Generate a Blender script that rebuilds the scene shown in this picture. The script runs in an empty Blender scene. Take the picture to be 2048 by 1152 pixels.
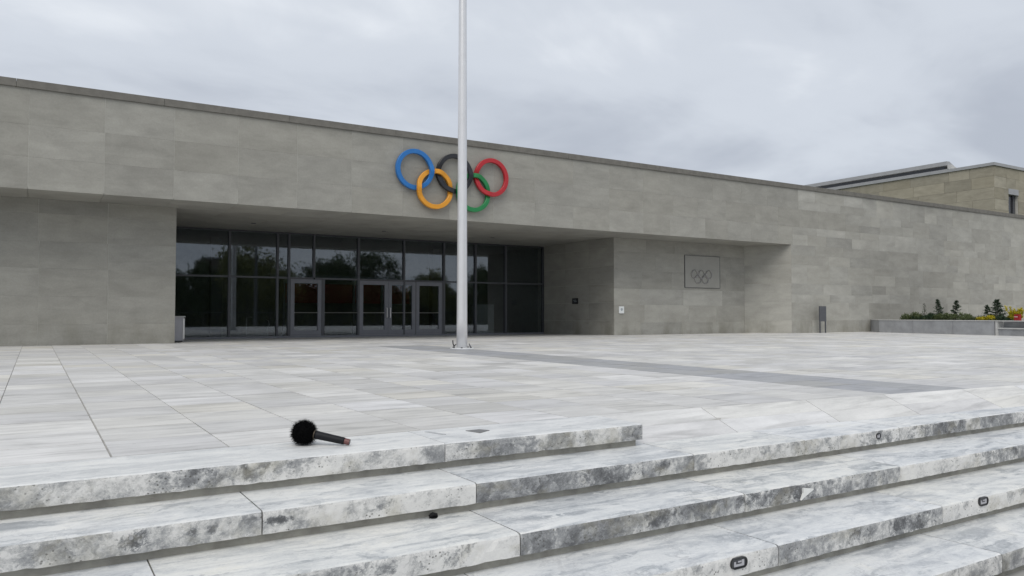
import bpy, math, random
from math import sin, cos, pi, radians, sqrt, atan2
random.seed(7)
S = 1.25                      # metres per drawing unit
RISE_ = 0.14
sc = bpy.context.scene
COL = sc.collection

# ------------------------------------------------------------------ camera
CAM_H, YAW, PITCH, FPX = 0.70, 0.5548, 0.0346, 1538.72
cam = bpy.data.cameras.new("camera")
cam.sensor_width = 36.0
cam.lens = FPX / 2048.0 * 36.0
cam.clip_end = 4000
cam.clip_start = 0.05
camo = bpy.data.objects.new("camera", cam)
camo.location = (0, 0, CAM_H * S)
camo.rotation_euler = (pi / 2 + PITCH, 0, -YAW)
COL.objects.link(camo)
sc.camera = camo

# ------------------------------------------------------------------ sun and sky (overcast)
SUN_EL, SUN_AZ = radians(52), radians(224)          # azimuth clockwise from +Y
sl = bpy.data.lights.new("sun", 'SUN')
sl.energy = 1.65
sl.angle = radians(45)
sl.color = (1.0, 0.95, 0.87)
so = bpy.data.objects.new("sun", sl)
so.rotation_euler = (pi / 2 - SUN_EL, 0, pi - SUN_AZ)
so.location = (0, -30, 60)
COL.objects.link(so)

world = bpy.data.worlds.new("World")
sc.world = world
world.use_nodes = True
wn = world.node_tree
wn.nodes.clear()
def wnode(t, **kw):
    n = wn.nodes.new(t)
    for k, v in kw.items(): setattr(n, k, v)
    return n
w_out = wnode('ShaderNodeOutputWorld')
w_mix = wnode('ShaderNodeMixShader')
w_mix.inputs[0].default_value = 0.93
w_sky = wnode('ShaderNodeTexSky', sky_type='NISHITA', sun_disc=False, sun_elevation=SUN_EL, sun_rotation=SUN_AZ)
w_b1 = wnode('ShaderNodeBackground'); w_b1.inputs[1].default_value = 0.08
w_b2 = wnode('ShaderNodeBackground'); w_b2.inputs[1].default_value = 1.0
wn.links.new(w_sky.outputs[0], w_b1.inputs[0])
w_tc = wnode('ShaderNodeTexCoord')
w_sep = wnode('ShaderNodeSeparateXYZ')
wn.links.new(w_tc.outputs['Generated'], w_sep.inputs[0])
def wmath(op, a, b=None, clamp=False):
    n = wnode('ShaderNodeMath', operation=op, use_clamp=clamp)
    for i, x in enumerate((a, b)):
        if x is None: continue
        if isinstance(x, (int, float)): n.inputs[i].default_value = x
        else: wn.links.new(x, n.inputs[i])
    return n.outputs[0]
zz = wmath('ADD', wmath('MAXIMUM', w_sep.outputs[2], 0.0), 0.22)
w_com = wnode('ShaderNodeCombineXYZ')
wn.links.new(wmath('DIVIDE', w_sep.outputs[0], zz), w_com.inputs[0])
wn.links.new(wmath('DIVIDE', w_sep.outputs[1], zz), w_com.inputs[1])
w_map = wnode('ShaderNodeMapping')
w_map.inputs['Location'].default_value = (3.1, 1.7, 0.4)
w_map.inputs['Rotation'].default_value = (0, 0, radians(-25))
w_map.inputs['Scale'].default_value = (0.62, 0.95, 1)
wn.links.new(w_com.outputs[0], w_map.inputs[0])
def wnoise(scale, detail, rough, dist):
    n = wnode('ShaderNodeTexNoise')
    n.inputs['Scale'].default_value = scale; n.inputs['Detail'].default_value = detail
    n.inputs['Roughness'].default_value = rough; n.inputs['Distortion'].default_value = dist
    wn.links.new(w_map.outputs[0], n.inputs['Vector'])
    return n.outputs['Fac']
cl = wmath('ADD', wmath('MULTIPLY', wnoise(0.95, 5, 0.48, 0.6), 0.72), wmath('MULTIPLY', wnoise(2.7, 6, 0.55, 0.4), 0.28))
w_r = wnode('ShaderNodeValToRGB')
w_r.color_ramp.interpolation = 'EASE'
e = w_r.color_ramp.elements
e[0].position = 0.33; e[0].color = (0.49, 0.53, 0.605, 1)
e[1].position = 0.60; e[1].color = (0.85, 0.89, 0.945, 1)
m1 = e.new(0.50); m1.color = (0.68, 0.725, 0.795, 1)
wn.links.new(cl, w_r.inputs[0])
wn.links.new(w_r.outputs[0], w_b2.inputs[0])
wn.links.new(w_b1.outputs[0], w_mix.inputs[1])
wn.links.new(w_b2.outputs[0], w_mix.inputs[2])
wn.links.new(w_mix.outputs[0], w_out.inputs[0])

sc.view_settings.view_transform = 'Standard'
sc.view_settings.look = 'None'
sc.view_settings.exposure = 0.0
sc.view_settings.gamma = 1.0
sc.view_settings.use_curve_mapping = False
sc.render.engine = 'CYCLES'
sc.cycles.max_bounces = 8
sc.cycles.transparent_max_bounces = 12

# ------------------------------------------------------------------ node helper
class NT:
    def __init__(s, name, rough=0.6, metal=0.0, spec=0.5):
        s.m = bpy.data.materials.new(name); s.m.use_nodes = True
        s.t = s.m.node_tree; s.b = s.t.nodes['Principled BSDF']
        s.b.inputs['Roughness'].default_value = rough
        s.b.inputs['Metallic'].default_value = metal
        s.b.inputs['Specular IOR Level'].default_value = spec
    def n(s, t, **kw):
        x = s.t.nodes.new(t)
        for k, v in kw.items(): setattr(x, k, v)
        return x
    def put(s, sock, v):
        if isinstance(v, (int, float)): sock.default_value = v
        elif isinstance(v, (tuple, list)):
            sock.default_value = tuple(v) if len(v) == len(sock.default_value) else tuple(v) + (1,)
        else: s.t.links.new(v, sock)
    def pos(s, sx=1, sy=1, sz=1, rnd=0.0, rot=(0, 0, 0)):
        g = s.n('ShaderNodeNewGeometry').outputs['Position']
        if rnd:
            r = s.rand()
            cmb = s.n('ShaderNodeCombineXYZ')
            s.put(cmb.inputs[0], s.math('MULTIPLY', r, rnd)); s.put(cmb.inputs[1], s.math('MULTIPLY', r, -rnd * 1.7)); s.put(cmb.inputs[2], s.math('MULTIPLY', r, rnd * 0.6))
            v = s.n('ShaderNodeVectorMath', operation='ADD'); s.put(v.inputs[0], g); s.put(v.inputs[1], cmb.outputs[0]); g = v.outputs[0]
        mp = s.n('ShaderNodeMapping'); mp.inputs['Scale'].default_value = (sx, sy, sz); mp.inputs['Rotation'].default_value = rot
        s.put(mp.inputs[0], g)
        return mp.outputs[0]
    def rand(s): return s.n('ShaderNodeObjectInfo').outputs['Random']
    def attr(s, name):
        a = s.n('ShaderNodeAttribute', attribute_name=name); return a.outputs['Fac']
    def math(s, op, a, b=0.0, clamp=False):
        x = s.n('ShaderNodeMath', operation=op, use_clamp=clamp); s.put(x.inputs[0], a); s.put(x.inputs[1], b); return x.outputs[0]
    def noise(s, vec, scale, detail=4, rough=0.5, dist=0.0):
        x = s.n('ShaderNodeTexNoise'); s.put(x.inputs['Vector'], vec)
        x.inputs['Scale'].default_value = scale; x.inputs['Detail'].default_value = detail
        x.inputs['Roughness'].default_value = rough; x.inputs['Distortion'].default_value = dist
        return x.outputs['Fac']
    def ramp(s, fac, stops, interp='LINEAR'):
        x = s.n('ShaderNodeValToRGB'); x.color_ramp.interpolation = interp; s.put(x.inputs[0], fac)
        el = x.color_ramp.elements
        while len(el) < len(stops): el.new(0.5)
        for k, (p, c) in enumerate(stops):
            el[k].position = p
            el[k].color = (c, c, c, 1) if isinstance(c, (int, float)) else tuple(c) + (1,)
        return x.outputs[0]
    def mix(s, fac, a, b, blend='MIX'):
        x = s.n('ShaderNodeMix', data_type='RGBA', blend_type=blend)
        s.put(x.inputs[0], fac); s.put(x.inputs[6], a); s.put(x.inputs[7], b); return x.outputs[2]
    def color(s, c): s.put(s.b.inputs['Base Color'], c)
    def rough(s, v): s.put(s.b.inputs['Roughness'], v)
    def bump(s, h, strength=0.3, dist=0.01):
        x = s.n('ShaderNodeBump'); x.inputs['Strength'].default_value = strength; x.inputs['Distance'].default_value = dist
        s.put(x.inputs['Height'], h); s.t.links.new(x.outputs[0], s.b.inputs['Normal'])

def simple(name, col, rough=0.6, metal=0.0, var=0.12, scale=6, bump=0.0, spec=0.5):
    t = NT(name, rough, metal, spec)
    nz = t.noise(t.pos(), scale, 5, 0.6)
    lo = tuple(c * (1 - var) for c in col); hi = tuple(min(1, c * (1 + var)) for c in col)
    t.color(t.ramp(nz, [(0.3, lo), (0.7, hi)]))
    if bump: t.bump(t.noise(t.pos(), scale * 8, 4, 0.6), bump, 0.004)
    return t.m

# facade stone: sawn limestone panels, grain along the bed
def stone(name, base, var, grainvar, warm=0.0):
    t = NT(name, 0.82, 0, 0.25)
    r = t.rand()
    v = t.pos(0.5, 0.5, 2.0, rnd=60, rot=(0, 0.12, 0))
    grain = t.noise(v, 1.6, 7, 0.62, 0.6)
    blot = t.noise(t.pos(0.6, 0.6, 1.0, rnd=25), 1.5, 6, 0.62, 0.3)
    fine = t.noise(t.pos(1, 1, 1), 22, 4, 0.7)
    c = t.ramp(grain, [(0.28, tuple(b * (1 - grainvar) for b in base)), (0.5, base), (0.72, tuple(b * (1 + grainvar * 0.8) for b in base))])
    c = t.mix(1.0, c, t.ramp(blot, [(0.3, 0.86), (0.7, 1.1)]), 'MULTIPLY')
    c = t.mix(1.0, c, t.ramp(r, [(0.0, 1 - var), (0.5, 1.0), (1.0, 1 + var)]), 'MULTIPLY')
    c = t.mix(1.0, c, t.ramp(fine, [(0.3, 0.94), (0.7, 1.05)]), 'MULTIPLY')
    r2 = t.math('FRACT', t.math('MULTIPLY', r, 17.31))
    c = t.mix(t.math('MULTIPLY', r2, warm), c, (base[0] * 1.05, base[1] * 0.98, base[2] * 0.82))
    # rain wash and dirt low on the wall (a stain that sits in the stone)
    low = t.noise(t.pos(0.9, 0.9, 0.4), 1.3, 5, 0.6)
    gz = t.n('ShaderNodeSeparateXYZ'); t.put(gz.inputs[0], t.n('ShaderNodeNewGeometry').outputs['Position'])
    near = t.math('SUBTRACT', 1.0, t.math('DIVIDE', gz.outputs[2], 1.1), True)
    st = t.math('MULTIPLY', near, t.ramp(low, [(0.45, 0.0), (0.65, 0.5)]))
    c = t.mix(st, c, (0.15, 0.145, 0.11))
    t.color(c)
    t.bump(t.math('ADD', fine, grain), 0.25, 0.004)
    return t.m

M = {}
M['facade'] = stone('limestone_panel', (0.315, 0.309, 0.281), 0.055, 0.11, 0.10)
M['ashlar'] = stone('limestone_ashlar', (0.362, 0.356, 0.326), 0.12, 0.11, 0.12)
M['sand'] = stone('sandstone_ashlar', (0.355, 0.330, 0.268), 0.14, 0.16, 0.3)
M['mortar'] = simple('pale_mortar', (0.52, 0.51, 0.47), 0.9)
M['joint'] = simple('paving_joint', (0.38, 0.372, 0.35), 0.9, var=0.25, scale=9)
M['coping'] = simple('dark_coping_stone', (0.155, 0.148, 0.132), 0.8, var=0.16, scale=5, bump=0.2)
M['concrete'] = simple('riser_concrete', (0.33, 0.32, 0.285), 0.9, var=0.25, scale=7, bump=0.3)
M['roofing'] = simple('roof_gravel', (0.22, 0.22, 0.21), 0.95, var=0.3, scale=30)
M['alu'] = simple('grey_aluminium', (0.195, 0.203, 0.232), 0.42, 0.0, 0.06, 4)
M['frame'] = simple('slate_frame_paint', (0.085, 0.09, 0.102), 0.42, 0.0, 0.06, 4)
M['alu_dark'] = simple('dark_aluminium', (0.05, 0.053, 0.06), 0.4, 0.0, 0.06, 4)
M['steel'] = simple('brushed_steel', (0.62, 0.62, 0.62), 0.28, 1.0, 0.06, 12)
M['chrome'] = simple('polished_steel', (0.38, 0.37, 0.37), 0.15, 1.0, 0.04, 10)
M['white_paint'] = simple('silver_white_pole_paint', (0.70, 0.70, 0.715), 0.34, 0.45, 0.035, 3)
M['white_plate'] = simple('white_enamel', (0.78, 0.80, 0.80), 0.4, 0, 0.03)
M['black'] = simple('black_enamel', (0.012, 0.012, 0.014), 0.35, 0, 0.1)
M['black_rubber'] = simple('black_rubber', (0.010, 0.010, 0.011), 0.75, 0, 0.2, spec=0.2)
M['cabinet'] = simple('cabinet_grey', (0.42, 0.42, 0.45), 0.45, 0, 0.05)
M['sign_grey'] = simple('slate_grey_sign', (0.085, 0.088, 0.098), 0.5, 0, 0.06)
M['interior'] = simple('lobby_dark_plaster', (0.24, 0.25, 0.24), 0.8)
M['lobby_floor'] = simple('lobby_floor', (0.26, 0.26, 0.255), 0.4)
M['red_wall'] = simple('lobby_red_wall', (0.22, 0.018, 0.016), 0.6)
M['soil'] = simple('planting_soil', (0.045, 0.035, 0.026), 0.95, var=0.4, scale=12)
M['planter'] = simple('planter_granite', (0.315, 0.323, 0.338), 0.7, var=0.16, scale=2.5, bump=0.15)
M['planter_cap'] = simple('planter_cap_stone', (0.52, 0.52, 0.51), 0.7, var=0.08)
M['red_box'] = simple('red_case', (0.29, 0.012, 0.016), 0.4, 0, 0.08)
M['white_line'] = simple('white_print', (0.75, 0.73, 0.72), 0.6, 0, 0.02)
M['grey_print'] = simple('grey_print', (0.36, 0.40, 0.42), 0.6, 0, 0.02)
M['roof_metal'] = simple('zinc_sheet', (0.36, 0.365, 0.375), 0.5, 0.0, 0.08, 1.5)
M['dark_glass'] = simple('dark_glazing', (0.014, 0.017, 0.025), 0.15, 0.0, 0.1)
M['blue'] = simple('blue_paint', (0.015, 0.150, 0.440), 0.38, 0, 0.05)
M['ringblack'] = simple('black_paint', (0.013, 0.014, 0.018), 0.35, 0, 0.08)
M['ringred'] = simple('red_paint', (0.42, 0.014, 0.022), 0.38, 0, 0.05)
M['yellow'] = simple('amber_paint', (0.70, 0.30, 0.020), 0.38, 0, 0.05)
M['green'] = simple('green_paint', (0.010, 0.195, 0.055), 0.38, 0, 0.05)
M['pink'] = simple('connector_copper_pink', (0.155, 0.065, 0.062), 0.45, 0.1, 0.25, 60)
M['grip'] = simple('charcoal_grip', (0.009, 0.0095, 0.012), 0.55, 0, 0.15, 30, spec=0.25)
M['beige_ring'] = simple('dull_brass', (0.09, 0.072, 0.052), 0.5, 0.3, 0.05)
M['patch'] = simple('white_filler', (0.78, 0.79, 0.77), 0.7, 0, 0.06, 20)
M['inlay'] = simple('grey_inlay_metal', (0.20, 0.20, 0.20), 0.5, 0.2, 0.15, 20)
M['inlay_pale'] = simple('pale_inlay', (0.42, 0.43, 0.44), 0.6, 0, 0.1, 20)
M['bark'] = simple('bark', (0.06, 0.05, 0.038), 0.9, 0, 0.3, 10, 0.4)
M['asphalt'] = simple('asphalt', (0.05, 0.05, 0.052), 0.9, 0, 0.2, 12)
M['paint_line'] = simple('road_paint', (0.7, 0.7, 0.68), 0.7, 0, 0.08)
M['kerb'] = simple('kerb_concrete', (0.36, 0.36, 0.34), 0.85, 0, 0.12)
M['brown_wall'] = simple('far_brick_wall', (0.13, 0.10, 0.085), 0.85, 0, 0.15)

def leafmat(name, a, b):
    t = NT(name, 0.6, 0, 0.3)
    r = t.attr('tint')
    c = t.ramp(r, [(0.0, a), (1.0, b)])
    t.color(c)
    return t.m
M['leaf'] = leafmat('broad_leaves', (0.03, 0.052, 0.016), (0.095, 0.13, 0.04))
M['leaf_olive'] = leafmat('olive_leaves', (0.10, 0.115, 0.025), (0.22, 0.225, 0.055))
M['leaf_dark'] = leafmat('dark_conifer', (0.010, 0.028, 0.014), (0.040, 0.070, 0.032))
M['leaf_grey'] = leafmat('grey_green_juniper', (0.040, 0.060, 0.022), (0.125, 0.155, 0.065))
M['leaf_yellow'] = leafmat('golden_cypress', (0.20, 0.17, 0.008), (0.62, 0.52, 0.02))

# ground
t = NT('lawn_and_far_ground', 0.95)
t.color(t.ramp(t.noise(t.pos(), 0.6, 6, 0.6), [(0.3, (0.035, 0.05, 0.018)), (0.7, (0.07, 0.085, 0.035))])); M['ground'] = t.m
t = NT('forecourt_paving', 0.8)
t.color(t.ramp(t.noise(t.pos(), 2.0, 6, 0.6), [(0.3, (0.33, 0.33, 0.32)), (0.7, (0.42, 0.42, 0.41))])); M['forecourt'] = t.m

# plaza marble: pale grey, streaked along X, tint per slab from an attribute
def paving(name, base, spread, dark=False):
    t = NT(name, 0.5, 0, 0.35)
    tint = t.attr('tint')
    off = t.n('ShaderNodeCombineXYZ'); t.put(off.inputs[0], t.math('MULTIPLY', tint, 91.0)); t.put(off.inputs[1], t.math('MULTIPLY', tint, -47.0)); t.put(off.inputs[2], t.math('MULTIPLY', tint, 13.0))
    va = t.n('ShaderNodeVectorMath', operation='ADD'); t.put(va.inputs[0], t.n('ShaderNodeNewGeometry').outputs['Position']); t.put(va.inputs[1], off.outputs[0])
    def mp(sx, sy, rz=0.0):
        m_ = t.n('ShaderNodeMapping'); m_.inputs['Scale'].default_value = (sx, sy, 1); m_.inputs['Rotation'].default_value = (0, 0, rz); t.put(m_.inputs[0], va.outputs[0]); return m_.outputs[0]
    streak = t.noise(mp(0.55, 4.5, 0.06), 2.2, 7, 0.62, 0.5)
    cloud = t.noise(mp(0.8, 1.5), 1.4, 5, 0.6, 0.8)
    fine = t.noise(mp(3, 9), 9, 4, 0.7)
    c = t.ramp(streak, [(0.30, tuple(b * 0.74 for b in base)), (0.48, base), (0.70, tuple(min(1, b * 1.10) for b in base))])
    c = t.mix(1.0, c, t.ramp(cloud, [(0.3, 0.86), (0.7, 1.07)]), 'MULTIPLY')
    c = t.mix(1.0, c, t.ramp(tint, [(0.0, 1 - spread), (0.55, 1.0), (0.9, 1 + spread * 0.7), (1.0, 1 + spread)]), 'MULTIPLY')
    t2 = t.math('FRACT', t.math('MULTIPLY', tint, 23.7))
    c = t.mix(1.0, c, t.ramp(t2, [(0.0, (0.985, 0.99, 1.02)), (0.55, (1, 1, 1)), (0.85, (1.005, 1.0, 0.98)), (1.0, (1.03, 1.01, 0.955))]), 'MULTIPLY')
    c = t.mix(1.0, c, t.ramp(fine, [(0.3, 0.95), (0.7, 1.04)]), 'MULTIPLY')
    gum = t.n('ShaderNodeTexVoronoi', feature='F1'); gum.inputs['Scale'].default_value = 1.9; t.put(gum.inputs['Vector'], t.pos(1, 1, 1))
    c = t.mix(t.ramp(gum.outputs['Distance'], [(0.018, 0.45), (0.034, 0.0)]), c, tuple(b * 0.45 for b in base))
    # foot wear and dried puddles across slabs
    wear = t.noise(t.pos(0.5, 0.9, 1), 0.9, 5, 0.6, 0.6)
    c = t.mix(t.ramp(wear, [(0.52, 0.0), (0.75, 0.22)]), c, tuple(b * 0.74 for b in base))
    t.color(c)
    t.rough(t.ramp(cloud, [(0.3, 0.42), (0.7, 0.6)]))
    t.bump(fine, 0.12, 0.003)
    return t.m
M['paving'] = paving('pale_marble_paving', (0.640, 0.632, 0.612), 0.15)
M['paving_dark'] = paving('grey_marble_band', (0.385, 0.39, 0.40), 0.06)
M['paving_white'] = paving('white_marble_paving', (0.66, 0.657, 0.645), 0.08)

# step marble: sawn tread
def oattr(t, name):
    return t.n('ShaderNodeAttribute', attribute_type='OBJECT', attribute_name=name).outputs['Fac']
t = NT('white_veined_marble', 0.42, 0, 0.4)
v1 = t.pos(1, 1, 1, rnd=40, rot=(0, 0, 0.5))
warp = t.noise(v1, 1.8, 6, 0.65, 0.0)
cmb = t.n('ShaderNodeVectorMath', operation='ADD'); t.put(cmb.inputs[0], t.pos(0.8, 3.0, 1.4, rnd=40, rot=(0, 0, 0.55))); t.put(cmb.inputs[1], warp)
vein = t.noise(cmb.outputs[0], 2.3, 10, 0.70, 0.7)
cloud = t.noise(v1, 2.6, 8, 0.68, 0.5)
thin = t.n('ShaderNodeTexVoronoi', feature='DISTANCE_TO_EDGE'); thin.inputs['Scale'].default_value = 1.7
wv = t.n('ShaderNodeVectorMath', operation='ADD'); t.put(wv.inputs[0], t.pos(1, 1.3, 1, rnd=40)); t.put(wv.inputs[1], t.noise(v1, 3.0, 8, 0.75, 0.5)); t.put(thin.inputs['Vector'], wv.outputs[0])
vv = t.math('ADD', vein, t.math('MULTIPLY', t.math('SUBTRACT', oattr(t, 'tone'), 0.5), 0.10))
c = t.ramp(vv, [(0.33, (0.29, 0.31, 0.335)), (0.41, (0.47, 0.49, 0.51)), (0.475, (0.65, 0.663, 0.672)), (0.56, (0.745, 0.752, 0.75)), (0.70, (0.80, 0.80, 0.785))])
c = t.mix(1.0, c, t.ramp(cloud, [(0.30, (0.80, 0.82, 0.85)), (0.47, (0.96, 0.97, 0.98)), (0.6, (1, 1, 1)), (0.75, (1.04, 1.02, 0.96))]), 'MULTIPLY')
gate = t.ramp(t.noise(v1, 1.3, 3, 0.5), [(0.46, 0.0), (0.60, 0.55)])
c = t.mix(t.math('MULTIPLY', gate, t.ramp(thin.outputs['Distance'], [(0.0, 1.0), (0.030, 0.0)])), c, (0.36, 0.37, 0.39))
diag = t.noise(t.pos(0.75, 2.7, 1, rnd=31, rot=(0, 0, 0.85)), 2.1, 10, 0.74, 0.9)
c = t.mix(t.ramp(diag, [(0.33, 0.85), (0.43, 0.30), (0.50, 0.0)]), c, (0.37, 0.395, 0.43))
c = t.mix(t.math('MULTIPLY', oattr(t, 'warm'), 0.30), c, t.mix(1.0, c, (1.03, 0.98, 0.84), 'MULTIPLY'))
c = t.mix(oattr(t, 'white'), c, (0.80, 0.80, 0.785))
gr = t.noise(t.pos(), 55, 5, 0.75)
c = t.mix(1.0, c, t.ramp(gr, [(0.3, 0.93), (0.7, 1.04)]), 'MULTIPLY')
t.color(c); t.bump(gr, 0.12, 0.003); t.rough(t.ramp(cloud, [(0.3, 0.36), (0.7, 0.52)]))
M['tread'] = t.m

# step marble: rough weathered front face
t = NT('weathered_marble_edge', 0.6, 0, 0.35)
v = t.pos(1.0, 1.0, 1.15, rnd=40)
wsub = t.noise(v, 5.0, 5, 0.65, 0.0)
vw = t.n('ShaderNodeVectorMath', operation='ADD'); t.put(vw.inputs[0], v); t.put(vw.inputs[1], t.math('MULTIPLY', wsub, 0.35))
big = t.noise(vw.outputs[0], 1.9, 5, 0.6, 0.2)
mid = t.noise(vw.outputs[0], 8.5, 10, 0.76, 0.15)
fine = t.noise(v, 24, 8, 0.78, 0.1)
k = t.math('ADD', t.math('ADD', t.math('MULTIPLY', big, 0.44), t.math('MULTIPLY', mid, 0.56)), t.math('MULTIPLY', fine, 0.16))
k = t.math('ADD', k, t.math('SUBTRACT', t.math('MULTIPLY', t.math('SUBTRACT', oattr(t, 'tone'), 0.5), 0.24), 0.045))
# darker mineral pockets where this flight has them: (x, step, half length, half height, depth)
POCKETS = [(1.06, 0, 0.30, 0.07, 0.12), (0.62, 0, 0.14, 0.06, 0.08), (0.915, 1, 0.065, 0.02, 0.40), (0.345, 1, 0.07, 0.045, 0.26), (0.57, 1, 0.03, 0.025, 0.14), (0.64, 1, 0.03, 0.025, 0.14),
           (1.40, 1, 0.06, 0.03, 0.12), (2.72, 1, 0.24, 0.07, 0.10), (3.14, 1, 0.09, 0.04, 0.16), (5.20, 1, 0.22, 0.07, 0.10), (6.05, 1, 0.42, 0.08, 0.13),
           (2.72, 2, 0.12, 0.04, 0.20), (3.62, 2, 0.34, 0.08, 0.20), (4.15, 2, 0.07, 0.05, 0.10), (6.0, 2, 0.30, 0.07, 0.12), (4.22, 3, 0.24, 0.07, 0.17), (3.75, 3, 0.12, 0.03, 0.12), (1.55, 2, 0.08, 0.06, 0.16), (1.20, 2, 0.10, 0.05, 0.14)]
sep = t.n('ShaderNodeSeparateXYZ'); t.put(sep.inputs[0], t.n('ShaderNodeNewGeometry').outputs['Position'])
wob = t.math('MULTIPLY', t.math('ADD', t.math('SUBTRACT', mid, 0.5), t.math('MULTIPLY', t.math('SUBTRACT', fine, 0.5), 0.5)), 4.5)
for (x_, st_, hl, hh, dp) in POCKETS:
    zc = -RISE_ * st_ - 0.045
    dx = t.math('DIVIDE', t.math('SUBTRACT', sep.outputs[0], x_ * S), hl * S)
    dz = t.math('DIVIDE', t.math('SUBTRACT', sep.outputs[2], zc * S), hh * S)
    d2 = t.math('ADD', t.math('MULTIPLY', dx, dx), t.math('MULTIPLY', dz, dz))
    g = t.math('MULTIPLY', t.math('SUBTRACT', 1.0, t.math('ADD', d2, wob), True), dp * 0.58)
    k = t.math('SUBTRACT', k, g)
c = t.ramp(k, [(0.365, (0.11, 0.113, 0.118)), (0.44, (0.215, 0.22, 0.226)), (0.495, (0.335, 0.342, 0.348)), (0.545, (0.54, 0.54, 0.53)), (0.59, (0.70, 0.695, 0.68)), (0.72, (0.79, 0.785, 0.76))])
warm = t.noise(v, 3.1, 5, 0.65, 0.3)
c = t.mix(t.ramp(warm, [(0.52, 0.0), (0.72, 0.55)]), c, (0.36, 0.335, 0.25))
sp = t.n('ShaderNodeTexVoronoi', feature='F1'); sp.inputs['Scale'].default_value = 34; t.put(sp.inputs['Vector'], v)
spg = t.ramp(t.noise(v, 4.2, 3, 0.5), [(0.46, 0.0), (0.58, 1.0)])
c = t.mix(t.math('MULTIPLY', spg, t.ramp(sp.outputs['Distance'], [(0.12, 0.85), (0.24, 0.0)])), c, (0.09, 0.09, 0.08))
t.color(c); t.bump(t.math('ADD', t.math('MULTIPLY', mid, 0.7), t.math('MULTIPLY', fine, 0.6)), 0.5, 0.008)
M['edge'] = t.m

# tinted glazing: mirror-ish outer reflection over a dark tinted view inside
t = NT('tinted_glass')
tr = t.n('ShaderNodeBsdfTransparent'); tr.inputs[0].default_value = (0.74, 0.78, 0.77, 1)
gl = t.n('ShaderNodeBsdfGlossy'); gl.inputs['Roughness'].default_value = 0.022; gl.inputs['Color'].default_value = (0.80, 0.84, 0.92, 1)
lw = t.n('ShaderNodeLayerWeight'); lw.inputs['Blend'].default_value = 0.25
fr = t.ramp(lw.outputs['Fresnel'], [(0.0, 0.095), (0.25, 0.14), (1.0, 0.85)])
ms = t.n('ShaderNodeMixShader'); t.put(ms.inputs[0], fr); t.put(ms.inputs[1], tr.outputs[0]); t.put(ms.inputs[2], gl.outputs[0])
t.t.links.new(ms.outputs[0], t.t.nodes['Material Output'].inputs[0])
M['glass'] = t.m

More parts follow.
